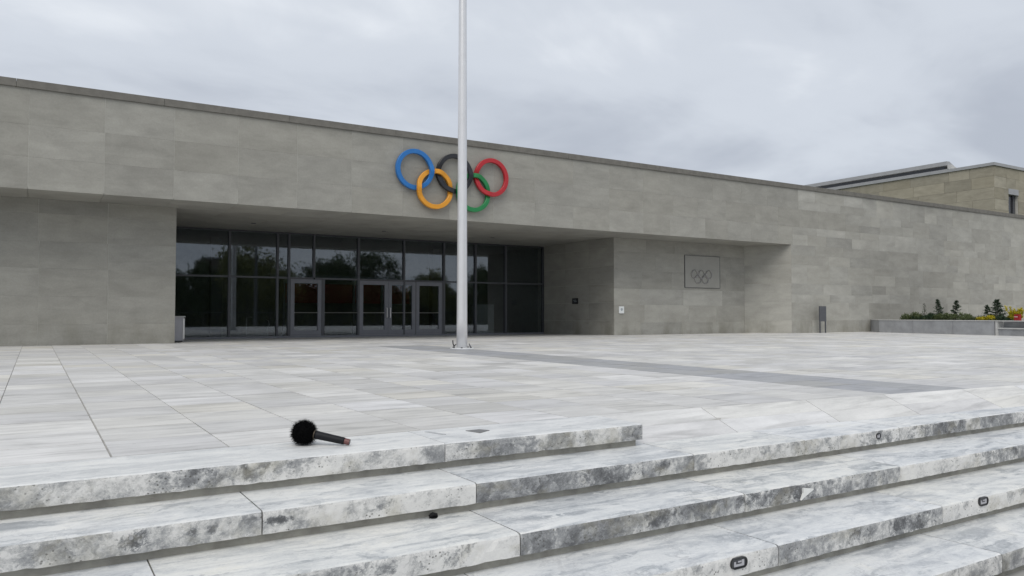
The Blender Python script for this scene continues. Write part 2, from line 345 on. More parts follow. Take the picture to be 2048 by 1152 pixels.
# ------------------------------------------------------------------ mesh helper (units; scaled by S on build)
class MB:
    def __init__(s): s.v = []; s.f = []; s.mi = []; s.tint = []
    def face(s, pts, mi=0, tint=0.5):
        i = len(s.v); s.v.extend(pts); s.f.append(tuple(range(i, i + len(pts)))); s.mi.append(mi); s.tint.append(tint)
    def hexa(s, b, tp, mi=0, tint=0.5):
        # b, tp: four corners counter-clockwise seen from above
        i = len(s.v); s.v.extend(list(b) + list(tp))
        for q in ((3, 2, 1, 0), (4, 5, 6, 7), (0, 1, 5, 4), (1, 2, 6, 5), (2, 3, 7, 6), (3, 0, 4, 7)):
            s.f.append(tuple(i + k for k in q)); s.mi.append(mi); s.tint.append(tint)
    def box(s, x0, x1, y0, y1, z0, z1, mi=0, tint=0.5):
        s.hexa([(x0, y0, z0), (x1, y0, z0), (x1, y1, z0), (x0, y1, z0)], [(x0, y0, z1), (x1, y0, z1), (x1, y1, z1), (x0, y1, z1)], mi, tint)
        return s
    def chamfer_panel(s, x0, x1, y0, y1, z0, z1, c):
        # panel facing -Y with chamfered front arrises
        o = [(x0, z0), (x1, z0), (x1, z1), (x0, z1)]
        inn = [(x0 + c, z0 + c), (x1 - c, z0 + c), (x1 - c, z1 - c), (x0 + c, z1 - c)]
        i = len(s.v)
        s.v += [(x, y0, z) for x, z in inn] + [(x, y0 + c, z) for x, z in o] + [(x, y1, z) for x, z in o]
        F = [(0, 1, 2, 3)] + [(4 + k, 4 + (k + 1) % 4, (k + 1) % 4, k) for k in range(4)] + [(8 + k, 8 + (k + 1) % 4, 4 + (k + 1) % 4, 4 + k) for k in range(4)]
        for q in F: s.f.append(tuple(i + k for k in q)); s.mi.append(0); s.tint.append(0.5)
        return s
    def tube(s, pts, rads, n=12, mi=0, caps=True, tint=0.5):
        rings = []
        for k, p in enumerate(pts):
            a = pts[max(0, k - 1)]; b = pts[min(len(pts) - 1, k + 1)]
            d = [b[j] - a[j] for j in range(3)]; L = sqrt(sum(x * x for x in d)) or 1; d = [x / L for x in d]
            u = (1, 0, 0) if abs(d[2]) > 0.9 else (0, 0, 1)
            e1 = (u[1] * d[2] - u[2] * d[1], u[2] * d[0] - u[0] * d[2], u[0] * d[1] - u[1] * d[0])
            L = sqrt(sum(x * x for x in e1)); e1 = [x / L for x in e1]
            e2 = (d[1] * e1[2] - d[2] * e1[1], d[2] * e1[0] - d[0] * e1[2], d[0] * e1[1] - d[1] * e1[0])
            r = rads[k] if isinstance(rads, (list, tuple)) else rads
            i = len(s.v)
            for q in range(n):
                a_ = 2 * pi * q / n
                s.v.append(tuple(p[j] + r * (cos(a_) * e1[j] + sin(a_) * e2[j]) for j in range(3)))
            rings.append(i)
        for a, b in zip(rings, rings[1:]):
            for q in range(n):
                s.f.append((a + q, a + (q + 1) % n, b + (q + 1) % n, b + q)); s.mi.append(mi); s.tint.append(tint)
        if caps:
            s.f.append(tuple(rings[0] + q for q in reversed(range(n)))); s.mi.append(mi); s.tint.append(tint)
            s.f.append(tuple(rings[-1] + q for q in range(n))); s.mi.append(mi); s.tint.append(tint)
        return s
    def prism(s, poly, y0, y1, mi=0):
        # poly: (x, z) counter-clockwise seen from -Y
        n = len(poly); i = len(s.v)
        s.v += [(x, y0, z) for x, z in poly] + [(x, y1, z) for x, z in poly]
        s.f.append(tuple(i + k for k in range(n))); s.mi.append(mi); s.tint.append(.5)
        s.f.append(tuple(i + n + k for k in reversed(range(n)))); s.mi.append(mi); s.tint.append(.5)
        for k in range(n):
            s.f.append((i + k, i + n + k, i + n + (k + 1) % n, i + (k + 1) % n)); s.mi.append(mi); s.tint.append(.5)
        return s
    def plan_prism(s, poly, z0, z1, mi=0):
        # poly: (x, y) counter-clockwise seen from above
        n = len(poly); i = len(s.v)
        s.v += [(x, y, z0) for x, y in poly] + [(x, y, z1) for x, y in poly]
        s.f.append(tuple(i + k for k in reversed(range(n)))); s.mi.append(mi); s.tint.append(.5)
        s.f.append(tuple(i + n + k for k in range(n))); s.mi.append(mi); s.tint.append(.5)
        for k in range(n):
            s.f.append((i + k, i + (k + 1) % n, i + n + (k + 1) % n, i + n + k)); s.mi.append(mi); s.tint.append(.5)
        return s
    def mesh(s, name, mats, org=(0, 0, 0), smooth=False):
        me = bpy.data.meshes.new(name)
        me.from_pydata([((x - org[0]) * S, (y - org[1]) * S, (z - org[2]) * S) for x, y, z in s.v], [], s.f)
        for m_ in (mats if isinstance(mats, (list, tuple)) else [mats]): me.materials.append(m_)
        me.polygons.foreach_set('material_index', s.mi)
        a = me.attributes.new('tint', 'FLOAT', 'FACE'); a.data.foreach_set('value', s.tint)
        if smooth: me.polygons.foreach_set('use_smooth', [True] * len(s.f))
        me.update()
        return me
    def build(s, name, mats, parent=None, smooth=False, org=None):
        o_ = org if org is not None else (tuple(c / S for c in parent_loc(parent)) if parent else (0, 0, 0))
        me = s.mesh(name, mats, o_, smooth)
        return place(name, me, parent, o_)

def parent_loc(p):
    x = [0, 0, 0]
    while p:
        for j in range(3): x[j] += p.location[j]
        p = p.parent
    return x
def place(name, me, parent=None, loc=(0, 0, 0)):
    o = bpy.data.objects.new(name, me); COL.objects.link(o)
    pl = parent_loc(parent) if parent else (0, 0, 0)
    o.location = [loc[j] * S - pl[j] for j in range(3)]
    if parent: o.parent = parent
    return o
def tag(o, label=None, cat=None, group=None, kind=None):
    if label: o['label'] = label
    if cat: o['category'] = cat
    if group: o['group'] = group
    if kind: o['kind'] = kind
    return o
def thing(name, label, cat, loc=(0, 0, 0), group=None, kind=None):
    o = bpy.data.objects.new(name, None); COL.objects.link(o)
    o.location = [c * S for c in loc]; o.empty_display_size = 0.2
    return tag(o, label, cat, group, kind)
def copy_tree(o, parent=None):
    c = o.copy(); COL.objects.link(c)
    if parent: c.parent = parent
    for ch in o.children: copy_tree(ch, c)
    return c

# screen footprint of a point, used only to choose which ~300 pieces become parts of their own
def seen(x, y, z):
    dz = z - CAM_H
    fx, fy, fz = sin(YAW) * cos(PITCH), cos(YAW) * cos(PITCH), sin(PITCH)
    d = x * fx + y * fy + dz * fz
    if d < 0.5: return None
    u = (x * cos(YAW) - y * sin(YAW)) / d
    up = (-sin(YAW) * sin(PITCH), -cos(YAW) * sin(PITCH), cos(PITCH))
    w = (x * up[0] + y * up[1] + dz * up[2]) / d
    if abs(u) > 0.70 or abs(w) > 0.41: return None
    return d

# ------------------------------------------------------------------ measured geometry
YF, YB, YG = 19.14, 20.59, 24.90            # upper wall, recessed lower wall, glazing
ZS, ZC0, ZC1 = 3.355, 5.50, 5.665           # soffit, coping
XL, XR, XE, XEB = 2.95, 16.88, 24.29, 23.36  # recess left, recess right, overhang end (front, back: a splayed return)
XW0, XW1 = -9.0, 50.0
STEP_Y = [3.775, 3.384, 2.941, 2.533, 2.127]
RISE, TH = 0.14, 0.10

# ------------------------------------------------------------------ ground, forecourt, road behind
b = MB(); b.face([(-700, -700, -0.86), (700, -700, -0.86), (700, 700, -0.86), (-700, 700, -0.86)])
tag(b.build('ground', M['ground']), 'flat grassy land running out to the horizon', None, None, 'structure')
b = MB(); b.box(-14, 60, -11, 2.2, -0.85, -0.70)
tag(b.build('forecourt', M['forecourt']), 'grey paved forecourt at the foot of the steps', None, None, 'structure')
b = MB(); b.box(-120, 160, -19, -12, -0.85, -0.80)
road = tag(b.build('road', M['asphalt']), 'asphalt road passing in front of the forecourt', None, None, 'structure')
for k in range(24):
    b = MB(); b.box(-30 + k * 4.0, -28.2 + k * 4.0, -15.56, -15.44, -0.80, -0.796)
    b.build('road_marking', M['paint_line'], road)
b = MB(); b.box(-120, 160, -12, -11.8, -0.85, -0.72)
b.build('kerb', M['kerb'], road)

# ------------------------------------------------------------------ plaza
XEND = 3.325
def zp(x, y):
    return -0.05 * (y - 20.6) / 4.3 if y > 20.6 else 0.0
def front(x):                      # front line of the slabs: square to the steps, then drifting forward
    return 4.28 - 0.08 * min(max(x - XEND, 0), 5.6)
def low(x):                        # foot of the ramp right of the top step
    return 3.845 - 0.10 * min(max(x - 4.9, 0), 3.9)
P0, PX, PY = 0.333, 0.556, 0.535
PYF = 4.28
plaza = thing('plaza', 'broad plaza of pale grey marble slabs in front of the museum', None, (8, 10, 0), None, 'structure')
cells = []
rows = [PYF]
while rows[-1] < 24.9:
    rows.append(rows[-1] + random.choice((0.53, 0.54, 0.52, 0.56)))
rows[-1] = 24.86
band_k = (11, 12)
for j in range(len(rows) - 1):
    y0, y1 = rows[j], rows[j + 1]
    k0, k1 = -16, 88
    k = k0
    while k < k1:
        x0 = P0 + PX * k
        x1 = x0 + PX
        yc = (y0 + y1) / 2; xc = (x0 + x1) / 2
        inside = (yc < YB) or (XL < xc < XR)
        if yc > YF and xc > XE: inside = False
        if inside:
            dark = k in band_k and y0 < 15.9
            if dark: tint = random.uniform(0.3, 0.7)
            else:
                tint = min(0.999, max(0.0, random.gauss(0.47, 0.22)))
                if random.random() < 0.05: tint = random.uniform(0.93, 1.0)
                if random.random() < 0.05: tint = random.uniform(0.0, 0.08)
            gl_ = 0.005 if k == 0 else 0.0035
            cells.append((x0 + gl_, x1 - (0.005 if k == -1 else 0.0035), y0 + 0.0042, y1 - 0.0042, tint, dark))
        k += 1
def slab_hexa(mb, x0, x1, y0, y1, tint):
    lift = random.uniform(-0.0012, 0.0012)
    fy = lambda x, y: front(x) + .004 if y < PYF + .01 else y
    f = lambda x, y, d: (x, fy(x, y), zp(x, y) + d + lift)
    mb.hexa([f(x0, y0, -.03), f(x1, y0, -.03), f(x1, y1, -.03), f(x0, y1, -.03)], [f(x0, y0, 0), f(x1, y0, 0), f(x1, y1, 0), f(x0, y1, 0)], 0, tint)
ranked = []
for c in cells:
    d = seen((c[0] + c[1]) / 2, (c[2] + c[3]) / 2, 0)
    ranked.append((d if d else 1e3 + (c[0] - 5) ** 2 + c[2] ** 2, c))
ranked.sort(key=lambda r: r[0])
rest, rest_dark = MB(), MB()
for i, (d, c) in enumerate(ranked):
    x0, x1, y0, y1, tint, dark = c
    if i < 290 and d < 900:
        b = MB(); slab_hexa(b, x0, x1, y0, y1, tint)
        b.build('paving_slab', M['paving_dark'] if dark else M['paving'], plaza)
    else:
        slab_hexa(rest_dark if dark else rest, x0, x1, y0, y1, tint)
tag(rest.build('distant_paving', M['paving'], plaza), None, None, None, 'stuff')
tag(rest_dark.build('distant_paving_band', M['paving_dark'], plaza), None, None, None, 'stuff')
# joint bed just under the slab tops
b = MB()
ys = [PYF, 20.6]
xs = [-9, XEND, 8.925, 20, 50]
for i in range(len(xs) - 1):
    for j in range(len(ys) - 1):
        q = [(xs[i], ys[j]), (xs[i + 1], ys[j]), (xs[i + 1], ys[j + 1]), (xs[i], ys[j + 1])]
        b.face([(x, front(x) - .02 if y == PYF else y, -0.008) for x, y in q])
b.face([(XL, 20.6, -0.007), (XR, 20.6, -0.007), (XR, 24.9, -0.057), (XL, 24.9, -0.057)])
b.build('joint_bed', M['joint'], plaza)
# ramped slabs right of the top step's end: two rows falling to the second tread
rx = [XEND + 0.004]
while rx[-1] < 30: rx.append(rx[-1] + random.choice((0.82, 0.95, 1.1)))
def ramp_slab(x0, x1, ya, yb, za, zb, m_, tint):
    b = MB(); g = 0.004
    A = [(x0 + g, ya(x0) + .002, za), (x1 - g, ya(x1) + .002, za), (x1 - g, yb(x1) - .002, zb), (x0 + g, yb(x0) - .002, zb)]
    b.hexa([(x, y, z - .05) for x, y, z in A], A, 0, tint)
    b.build('ramp_slab', m_, plaza)
mid = lambda x: low(x) + 0.50 * (front(x) - low(x))
for i in range(len(rx) - 1):
    x0, x1 = rx[i], rx[i + 1]
    xo = 0 if i == 0 else 0.0
    ramp_slab(x0, x1, mid, front, -0.07, 0.0, M['paving_white'], random.uniform(0.5, 0.95))
    ramp_slab(x0, x1, low, mid, -0.14, -0.07, M['paving_white'] if i % 3 else M['paving'], random.uniform(0.5, 0.9))
b = MB()
for x0, x1 in ((XEND, 4.9), (4.9, 8.8), (8.8, 30)):
    b.hexa([(x0, low(x0), -.3), (x1, low(x1), -.3), (x1, front(x1), -.3), (x0, front(x0), -.3)], [(x0, low(x0), -.151), (x1, low(x1), -.151), (x1, front(x1), -.012), (x0, front(x0), -.012)])
b.build('ramp_bed', M['joint'], plaza)

# ------------------------------------------------------------------ steps
stairs = thing('stairs', 'flight of white and grey marble steps below the plaza', None, (2, 3, -0.7), None, 'structure')
def step_slab(x0, x1, yf, yb, zt, seed, tone=0.5, wm=0.3):
    rg = random.Random(seed)
    b = MB(); n = max(4, int((x1 - x0) / 0.035)); g = 0.0016 if seed < 100 else 0.0030
    ybf = yb if callable(yb) else (lambda x: yb)
    prof_y = [0.002, 0.0, 0.0, 0.003, 0.012, 0.03]
    prof_z = [-TH, -TH * 0.55, -0.016, -0.005, -0.0005, 0.0]
    colsv = []
    ph = [rg.uniform(0, 6.28) for _ in range(6)]
    for i in range(n + 1):
        x = x0 + g + (x1 - x0 - 2 * g) * i / n
        w = 0.0007 * sin(x * 9 + ph[0]) + 0.0006 * sin(x * 23 + ph[1])
        chip = max(0.0, rg.gauss(0, 0.0009)) + (rg.uniform(0.002, 0.005) if rg.random() < 0.03 else 0)
        col = []
        for k in range(6):
            jy = w + rg.gauss(0, 0.0006) if k < 4 else w * 0.5
            jz = 0
            if k == 0: jz = rg.gauss(0, 0.0012)
            if k in (2, 3, 4): jz = -chip * (1.0 if k < 4 else 0.5); jy += chip * 0.7
            col.append((x, yf + prof_y[k] + jy, zt + prof_z[k] + jz))
        col += [(x, ybf(x), zt), (x, ybf(x), zt - TH)]
        i0 = len(b.v); b.v += col; colsv.append(i0)
    m_ = 8
    for a, c in zip(colsv, colsv[1:]):
        for k in range(m_):
            k2 = (k + 1) % m_
            b.f.append((a + k, c + k, c + k2, a + k2)); b.mi.append(1 if k < 3 else 0); b.tint.append(.5)
    b.f.append(tuple(colsv[0] + k for k in reversed(range(m_)))[::1]); b.mi.append(1); b.tint.append(.5)
    b.f.append(tuple(colsv[-1] + k for k in range(m_))); b.mi.append(1); b.tint.append(.5)
    o = b.build('step_slab', [M['tread'], M['edge']], stairs)
    o['tone'] = tone; o['warm'] = wm; o['white'] = {0: 0.42, 1: 0.12}.get(int(seed // 100), 0.05)
    return o
JX = [[-6.2, -4.6, -3.1, -1.6, -0.16, 1.912, XEND],
      [-5.2, -3.7, -2.2, -0.65, 0.842, 1.888, 3.385, 4.412, 5.5, 6.63, 8.1, 9.6, 11.1, 12.6, 14.1],
      [-5.6, -4.1, -2.6, -1.1, 0.4, 1.868, 3.325, 4.78, 6.3, 7.8, 9.3, 10.8, 12.3, 13.8],
      [-4.4, -2.9, -1.4, 0.1, 1.6, 3.093, 4.536, 6.0, 7.5, 9.0, 10.5, 12.0, 13.5],
      [-4.6, -3.1, -1.6, -0.1, 1.4, 2.9, 4.36, 5.85, 7.3, 8.8, 10.3, 11.8, 13.3]]
TONE = [{1.912: .40, -0.16: .55}, {-0.65: .50, .842: .68, 1.888: .40, 3.385: .60, 4.412: .60, 5.5: .5}, {.4: .66, 1.868: .30, 3.325: .52, 4.78: .48}, {1.6: .58, 3.093: .50, 4.536: .72}, {2.9: .6, 4.36: .5}]
WARM = {(1, .842): .7, (1, 3.385): .9, (2, .4): .9, (2, 3.325): 1.0, (3, 4.536): .9, (0, -0.16): .6, (1, -.65): .5}
for i in range(5):
    zt = -RISE * i
    yf = STEP_Y[i]
    yb = (PYF - 0.010) if i == 0 else STEP_Y[i - 1] + 0.09
    for j, (x0, x1) in enumerate(zip(JX[i], JX[i][1:])):
        ybj = yb
        if i == 1 and x0 >= 3.38: ybj = low
        step_slab(x0, x1, yf, ybj, zt, 100 * i + j, TONE[i].get(x0, random.uniform(.4, .65)), WARM.get((i, x0), random.uniform(0, .5)))
    b = MB(); x1 = XEND - 0.03 if i == 0 else 14.0
    b.box(-6.0, x1, yf + 0.034, yf + 0.6, zt - RISE - (0.0 if i < 4 else 0.02), zt - TH - 0.001)
    b.build('riser', M['concrete'], stairs)
b = MB(); b.box(-6.0, 14.0, 2.22, 4.2, -0.70, -0.58); b.box(-6, 14, 4.3, 4.6, -.7, -.2)
b.build('stair_core', M['concrete'], stairs)

# ------------------------------------------------------------------ museum
museum = thing('museum_building', 'long low grey limestone museum with a recessed glass entrance under its overhanging front', 'building', (11, 22, 0))
# backing walls behind the panels
b = MB()
b.box(XW0, XE, YF + 0.0045, YF + 0.35, ZS + 0.035, ZC0)
b.box(XE + 0.04, XW1, YF + 0.0045, YF + 0.35, -0.2, ZC0)
b.box(XW0, XL - 0.035, YB + 0.0045, YB + 0.4, -0.2, ZS + 0.2)
b.box(XL - 0.40, XL - 0.03, YB + 0.4, YG + 0.4, -0.2, ZS + 0.2)
b.box(XR + 0.035, XEB, YB + 0.0045, YB + 0.4, -0.2, ZS + 0.2); b.plan_prism([(XEB + 0.006, YB + 0.004), (XE + 0.006, YF + 0.004), (XE + 0.03, YF + 0.02), (XE + 0.03, YB + 0.05), (XEB + 0.006, YB + 0.05)], -0.2, ZS)
b.box(XR + 0.005, XR + 0.40, YB + 0.4, YG + 0.4, -0.2, ZS + 0.2)
b.build('wall_core', M['mortar'], museum)
b = MB(); b.box(XW0, XW1, YF + 0.35, 30, ZS + 0.2, ZC0 - 0.25); b.box(XW0, XW1, 29.7, 30, -0.2, ZS + 0.2); b.box(XW1 - 0.3, XW1, YF + 0.35, 29.7, -0.2, ZS + 0.2); b.box(XW0, XW0 + 0.3, YB + 0.4, 29.7, -0.2, ZS + 0.2)
b.build('roof', M['roofing'], museum)
# coping
cx = XW0
while cx < XW1:
    x1 = min(cx + 2.86, XW1)
    b = MB(); b.box(cx + 0.003, x1 - 0.003, YF - 0.045, YF + 0.45, ZC0, ZC1)
    b.build('coping_stone', M['coping'], museum); cx = x1
# panels
panels = []      # (kind, a0, a1, z0, z1, material)
G = 0.0030
def add_course(xa, xb, z0, z1, wmin, wmax, plane, m_, first=None):
    x = xa
    while x < xb - 1e-3:
        w = random.uniform(wmin, wmax) if first is None else first
        x1 = x + w
        if xb - x1 < wmin * 0.6: x1 = xb
        panels.append((plane, x, min(x1, xb), z0, z1, m_)); x = min(x1, xb)
zu = [ZS, 4.04, 4.725, ZC0]
gx = [-0.18 + 1.427 * k for k in range(-6, 13)]
for k in range(len(gx) - 1):
    for r in range(3):
        panels.append(('F', max(gx[k], XW0), gx[k + 1], zu[r], zu[r + 1], 'facade'))
xs_end = gx[-1]
zr = [0.0, 0.48, 1.17, 1.88, 2.60, ZS, 4.04, 4.725, ZC0]
for r in range(8):
    z0, z1 = zr[r], zr[r + 1]
    x = XE if r < 5 else xs_end
    while x < XW1 - 1e-3:
        run = random.uniform(2.2, 5.5); xe = min(x + run, XW1)
        if XW1 - xe < 1.2: xe = XW1
        if x < XE - 0.01:
            add_course(x, xe, z0, z1, 1.1, 1.6, 'F', 'facade'); x = xe; continue
        if r > 0 and random.random() < 0.33:
            zm = z0 + (z1 - z0) * random.choice((0.42, 0.5, 0.58))
            add_course(x, xe, z0, zm, 0.9, 1.9, 'F', 'ashlar'); add_course(x, xe, zm, z1, 0.9, 1.9, 'F', 'ashlar')
        else:
            add_course(x, xe, z0, z1, 0.85, 2.1, 'F', 'ashlar')
        x = xe
zl = [0.0, 0.478, 1.12, 1.766, 2.385, 3.02, ZS]
for r in range(6):
    off = 0.055 if r < 4 else 0.03 + 0.0
    xsl = [XW0] + [off - 1.41 * k for k in range(6, 0, -1) if off - 1.41 * k > XW0 + .3] + [off] + [off + 1.41] + [XL - 0.0]
    for x0, x1 in zip(xsl, xsl[1:]): panels.append(('B', x0, x1, zl[r], zl[r + 1], 'facade'))
zm_ = [0.0, 0.42, 1.04, 1.60, 2.24, 2.9, ZS]
for r in range(6):
    add_course(XR + 0.0, XEB, zm_[r], zm_[r + 1], 1.1, 2.2, 'B', 'ashlar' if r < 3 else 'facade')
for r in range(6):
    ya = YB
    for y0, y1 in ((YB + 0.03, 22.0), (22.0, 23.45), (23.45, YG)):
        panels.append(('RR', y0, y1, zl[r], zl[r + 1], 'facade')); panels.append(('RL', y0, y1, zl[r], zl[r + 1], 'facade'))
for r in range(5):
    panels.append(('RE', YF + 0.03, YB, zr[r], zr[r + 1], 'ashlar'))
cache = {}
ranked = []
for p_ in panels:
    pl, a0, a1, z0, z1, m_ = p_
    if pl in 'FB': c3 = ((a0 + a1) / 2, YF if pl == 'F' else YB, (z0 + z1) / 2)
    else: c3 = ({'RR': XR, 'RL': XL, 'RE': 23.8}[pl], (a0 + a1) / 2, (z0 + z1) / 2)
    d = seen(*c3)
    if pl == 'RL': d = None
    score = (a1 - a0) * (z1 - z0) / d ** 2 if d else 0
    ranked.append((score, p_))
ranked.sort(key=lambda r: -r[0])
restp = {'facade': MB(), 'ashlar': MB()}
CH = 0.0012
pj = lambda: random.uniform(-0.001, 0.001)
def panel_geo(mb, pl, a0, a1, z0, z1, rel=None):
    if z0 == 0.0: z0 = -0.06
    if pl == 'F': mb.chamfer_panel(a0 + G, a1 - G, YF + pj(), YF + 0.032, z0 + G * .22, z1 - G * .22, CH)
    elif pl == 'B': mb.chamfer_panel(a0 + G, a1 - G, YB + pj(), YB + 0.032, z0 + G * .22, z1 - G * .22, CH)
    elif pl == 'RR': mb.box(XR, XR + 0.032, a0 + G, a1 - G, z0 + G, z1 - G)
    elif pl == 'RL': mb.box(XL - 0.032, XL, a0 + G + 0.04, a1 - G, z0 + G, z1 - G)
    elif pl == 'RE':
        mb.plan_prism([(XEB + .002, YB - .003), (XE - .002, YF + .003), (XE + .004, YF + .008), (XEB + .008, YB + .002)], z0 + G * .22, z1 - G * .22)
for i, (sco, p_) in enumerate(ranked):
    pl, a0, a1, z0, z1, m_ = p_
    if pl in 'FB' and z1 == ZS and pl == 'B': z1 = ZS
    if sco > 0 and i < 298:
        b = MB(); panel_geo(b, pl, a0, a1, z0, z1)
        b.build('stone_panel', M[m_], museum)
    else:
        panel_geo(restp[m_], pl, a0, a1, z0, z1)
for m_, mb in restp.items():
    if mb.f: tag(mb.build('remaining_panels', M[m_], museum), None, None, None, 'stuff')
# soffit
sx = [XW0] + [g for g in gx if XW0 < g < 16.2]
while sx[-1] < XE - 2.6: sx.append(sx[-1] + 1.43)
sx.append(XE)
for x0, x1 in zip(sx, sx[1:]):
    b = MB()
    if x1 > XEB: b.plan_prism([(x0 + G, YF + .002), (XE, YF + .002), (XEB + .01, YB + .06), (x0 + G, YB + .06)], ZS, ZS + .03)
    else: b.box(x0 + G, x1 - G, YF + 0.002, YB + 0.06, ZS, ZS + 0.03)
    b.build('soffit_panel', M['facade'], museum)
sy = [YB + 0.06, 22.1, 23.5, YG + 0.05]
sxi = [XL] + [g for g in sx if XL + .2 < g < XR - .2] + [XR]
for x0, x1 in zip(sxi, sxi[1:]):
    for y0, y1 in zip(sy, sy[1:]):
        b = MB(); b.box(x0 + G, x1 - G, y0 + G, y1 - G, ZS, ZS + 0.03)
        b.build('soffit_panel', M['facade'], museum)
b = MB(); b.box(XW0, XE + 0.2, YF + 0.03, YG + 0.2, ZS + 0.04, ZS + 0.2); b.build('soffit_core', M['mortar'], museum)
for (x, y) in ((5.35, 22.9), (9.4, 22.9), (13.4, 22.9)):
    b = MB(); b.tube([(x, y, ZS - 0.012), (x, y, ZS + 0.02)], 0.07, 16); b.build('downlight', M['alu_dark'], museum)

# curtain wall ----------------------------------------------------------------
ZT = 1.885
mull = [5.107, 6.583, 6.95, 7.77, 9.302, 10.973, 12.535, 13.84, 15.145]
def bar(x0, x1, y0, y1, z0, z1, name='mullion', m_='frame'):
    b = MB(); b.box(x0, x1, y0, y1, z0, z1); return b.build(name, M[m_], museum)
ZH = ZS - 0.05
ZG0 = -0.06
bar(XL, XR, YG - 0.03, YG + 0.09, ZH, ZS - 0.001, 'head_frame', 'alu_dark')
bar(XL, XR, YG - 0.025, YG + 0.09, ZG0, ZG0 + 0.07, 'sill_frame', 'alu')
for i, x in enumerate(mull):
    lo = ZT + 0.03 if i == 3 else ZG0 + 0.07
    bar(x - 0.032, x + 0.032, YG - 0.05, YG + 0.1, lo, ZH)
bar(XR - 0.06, XR, YG - 0.04, YG + 0.09, ZG0 + 0.07, ZH, 'mullion', 'alu_dark')
bar(XL, XL + 0.06, YG - 0.04, YG + 0.09, ZG0 + 0.07, ZH, 'mullion', 'alu_dark')
edges = [XL + 0.06] + mull + [XR - 0.06]
for i, (x0, x1) in enumerate(zip(edges, edges[1:])):
    a, c = x0 + (0.032 if i else 0), x1 - (0.032 if i < len(edges) - 2 else 0)
    door_zone = 6.9 < (x0 + x1) / 2 < 12.5
    bar(a, c, YG - 0.02 if not door_zone else YG - 0.04, YG + 0.08, ZT - 0.025, ZT + 0.03, 'transom')
    b = MB(); b.box(a, c, YG + 0.02, YG + 0.035, ZT + 0.03, ZH); b.build('glass_pane', M['glass'], museum)
    if not door_zone:
        b = MB(); b.box(a, c, YG + 0.02, YG + 0.035, ZG0 + 0.07, ZT - 0.025); b.build('glass_pane', M['glass'], museum)
        if 12 < x0 or i in (0, 1, 2):
            pass
def door(x0, x1, stile, handle=None, zb=ZG0 + 0.075, zt=ZT - 0.032):
    b = MB(); y0, y1 = YG - 0.035, YG + 0.045
    b.box(x0, x0 + stile, y0, y1, zb, zt); b.box(x1 - stile, x1, y0, y1, zb, zt)
    b.box(x0 + stile, x1 - stile, y0, y1, zb, zb + 0.17); b.box(x0 + stile, x1 - stile, y0, y1, zt - 0.13, zt)
    d = b.build('door', M['alu'], museum)
    b = MB(); b.box(x0 + stile, x1 - stile, YG + 0.004, YG + 0.016, zb + 0.17, zt - 0.13); b.build('pane', M['glass'], d)
    b = MB(); b.tube([(x0 + stile, y0 + 0.01, 0.765), (x1 - stile, y0 + 0.01, 0.765)], 0.013, 8); b.build('push_bar', M['steel'], d)
    if handle:
        b = MB(); b.tube([(handle, y0, 0.60), (handle, y0 - 0.055, 0.60), (handle, y0 - 0.055, 0.93), (handle, y0, 0.93)], 0.016, 8); b.build('handle', M['steel'], d)
    return d
bar(6.982, 7.0, YG - 0.03, YG + 0.06, ZG0 + 0.07, ZT - 0.025, 'door_post')
door(7.005, 8.025, 0.125)
bar(8.03, 8.13, YG - 0.045, YG + 0.1, ZG0 + 0.07, ZT - 0.025, 'door_post')
b = MB(); b.box(8.13, 9.27, YG + 0.02, YG + 0.035, ZG0 + 0.07, ZT - 0.025); b.build('glass_pane', M['glass'], museum)
b = MB(); b.tube([(8.13, YG - 0.01, 0.765), (9.27, YG - 0.01, 0.765)], 0.012, 8); b.build('safety_rail', M['steel'], museum)
door(9.337, 10.375, 0.13, 10.315)
door(10.38, 11.405, 0.13, 10.44)
bar(11.405, 11.43, YG - 0.04, YG + 0.08, ZG0 + 0.07, ZT - 0.025, 'door_post')
door(11.435, 12.44, 0.12)
bar(12.44, 12.5, YG - 0.04, YG + 0.08, ZG0 + 0.07, ZT - 0.025, 'door_post')
b = MB(); b.tube([(XL + .06, YG + 0.06, 0.765), (6.9, YG + 0.06, 0.765)], 0.010, 8); b.tube([(12.57, YG + 0.06, 0.765), (13.8, YG + 0.06, 0.765)], 0.010, 8)
b.build('safety_rail', M['alu'], museum)
# lobby behind the glass
b = MB(); b.box(XL, XR, YG + 0.1, 29.5, -0.12, -0.055); b.build('lobby_floor', M['lobby_floor'], museum)
b = MB(); b.box(XL, XR, 29.3, 29.5, -0.05, ZS); b.box(XL, XR, YG + 0.2, 29.3, ZS - 0.05, ZS - 0.0); b.box(XL - 0.03, XL + 0.0, YG + 0.4, 29.3, -0.05, ZS); b.box(XR, XR + 0.03, YG + 0.4, 29.3, -0.05, ZS)
b.build('lobby_wall', M['interior'], museum)
b = MB(); b.box(7.6, 12.4, 27.6, 27.7, 1.12, 1.82); b.build('red_panel', M['red_wall'], museum)
for x in (7.35, 8.75, 9.9, 11.0, 11.9):
    b = MB(); b.box(x, x + 0.07, 27.0, 27.1, -0.05, 2.0); b.build('inner_post', M['alu'], museum)
b = MB(); b.box(6.9, 12.6, 27.0, 27.1, 2.0, 2.1); b.build('inner_transom', M['alu'], museum)
b = MB(); b.box(14.6, 15.4, 26.2, 26.6, -0.05, 1.1); b.build('lobby_desk', M['cabinet'], museum)
for (x, y) in ((5.0, 27.2), (13.4, 27.6)):
    b = MB(); b.box(x, x + 0.35, y, y + 0.35, -0.05, ZS - 0.05); b.build('lobby_column', M['sign_grey'], museum)
r_ = thing('outline_hoop', 'added silver hoop standing in for an outline in the second glass bay', 'outline', (6.2, 25.7, -0.055))  # made-up bent tube for an unidentified silver outline in the glass
b = MB(); zq = 0.30
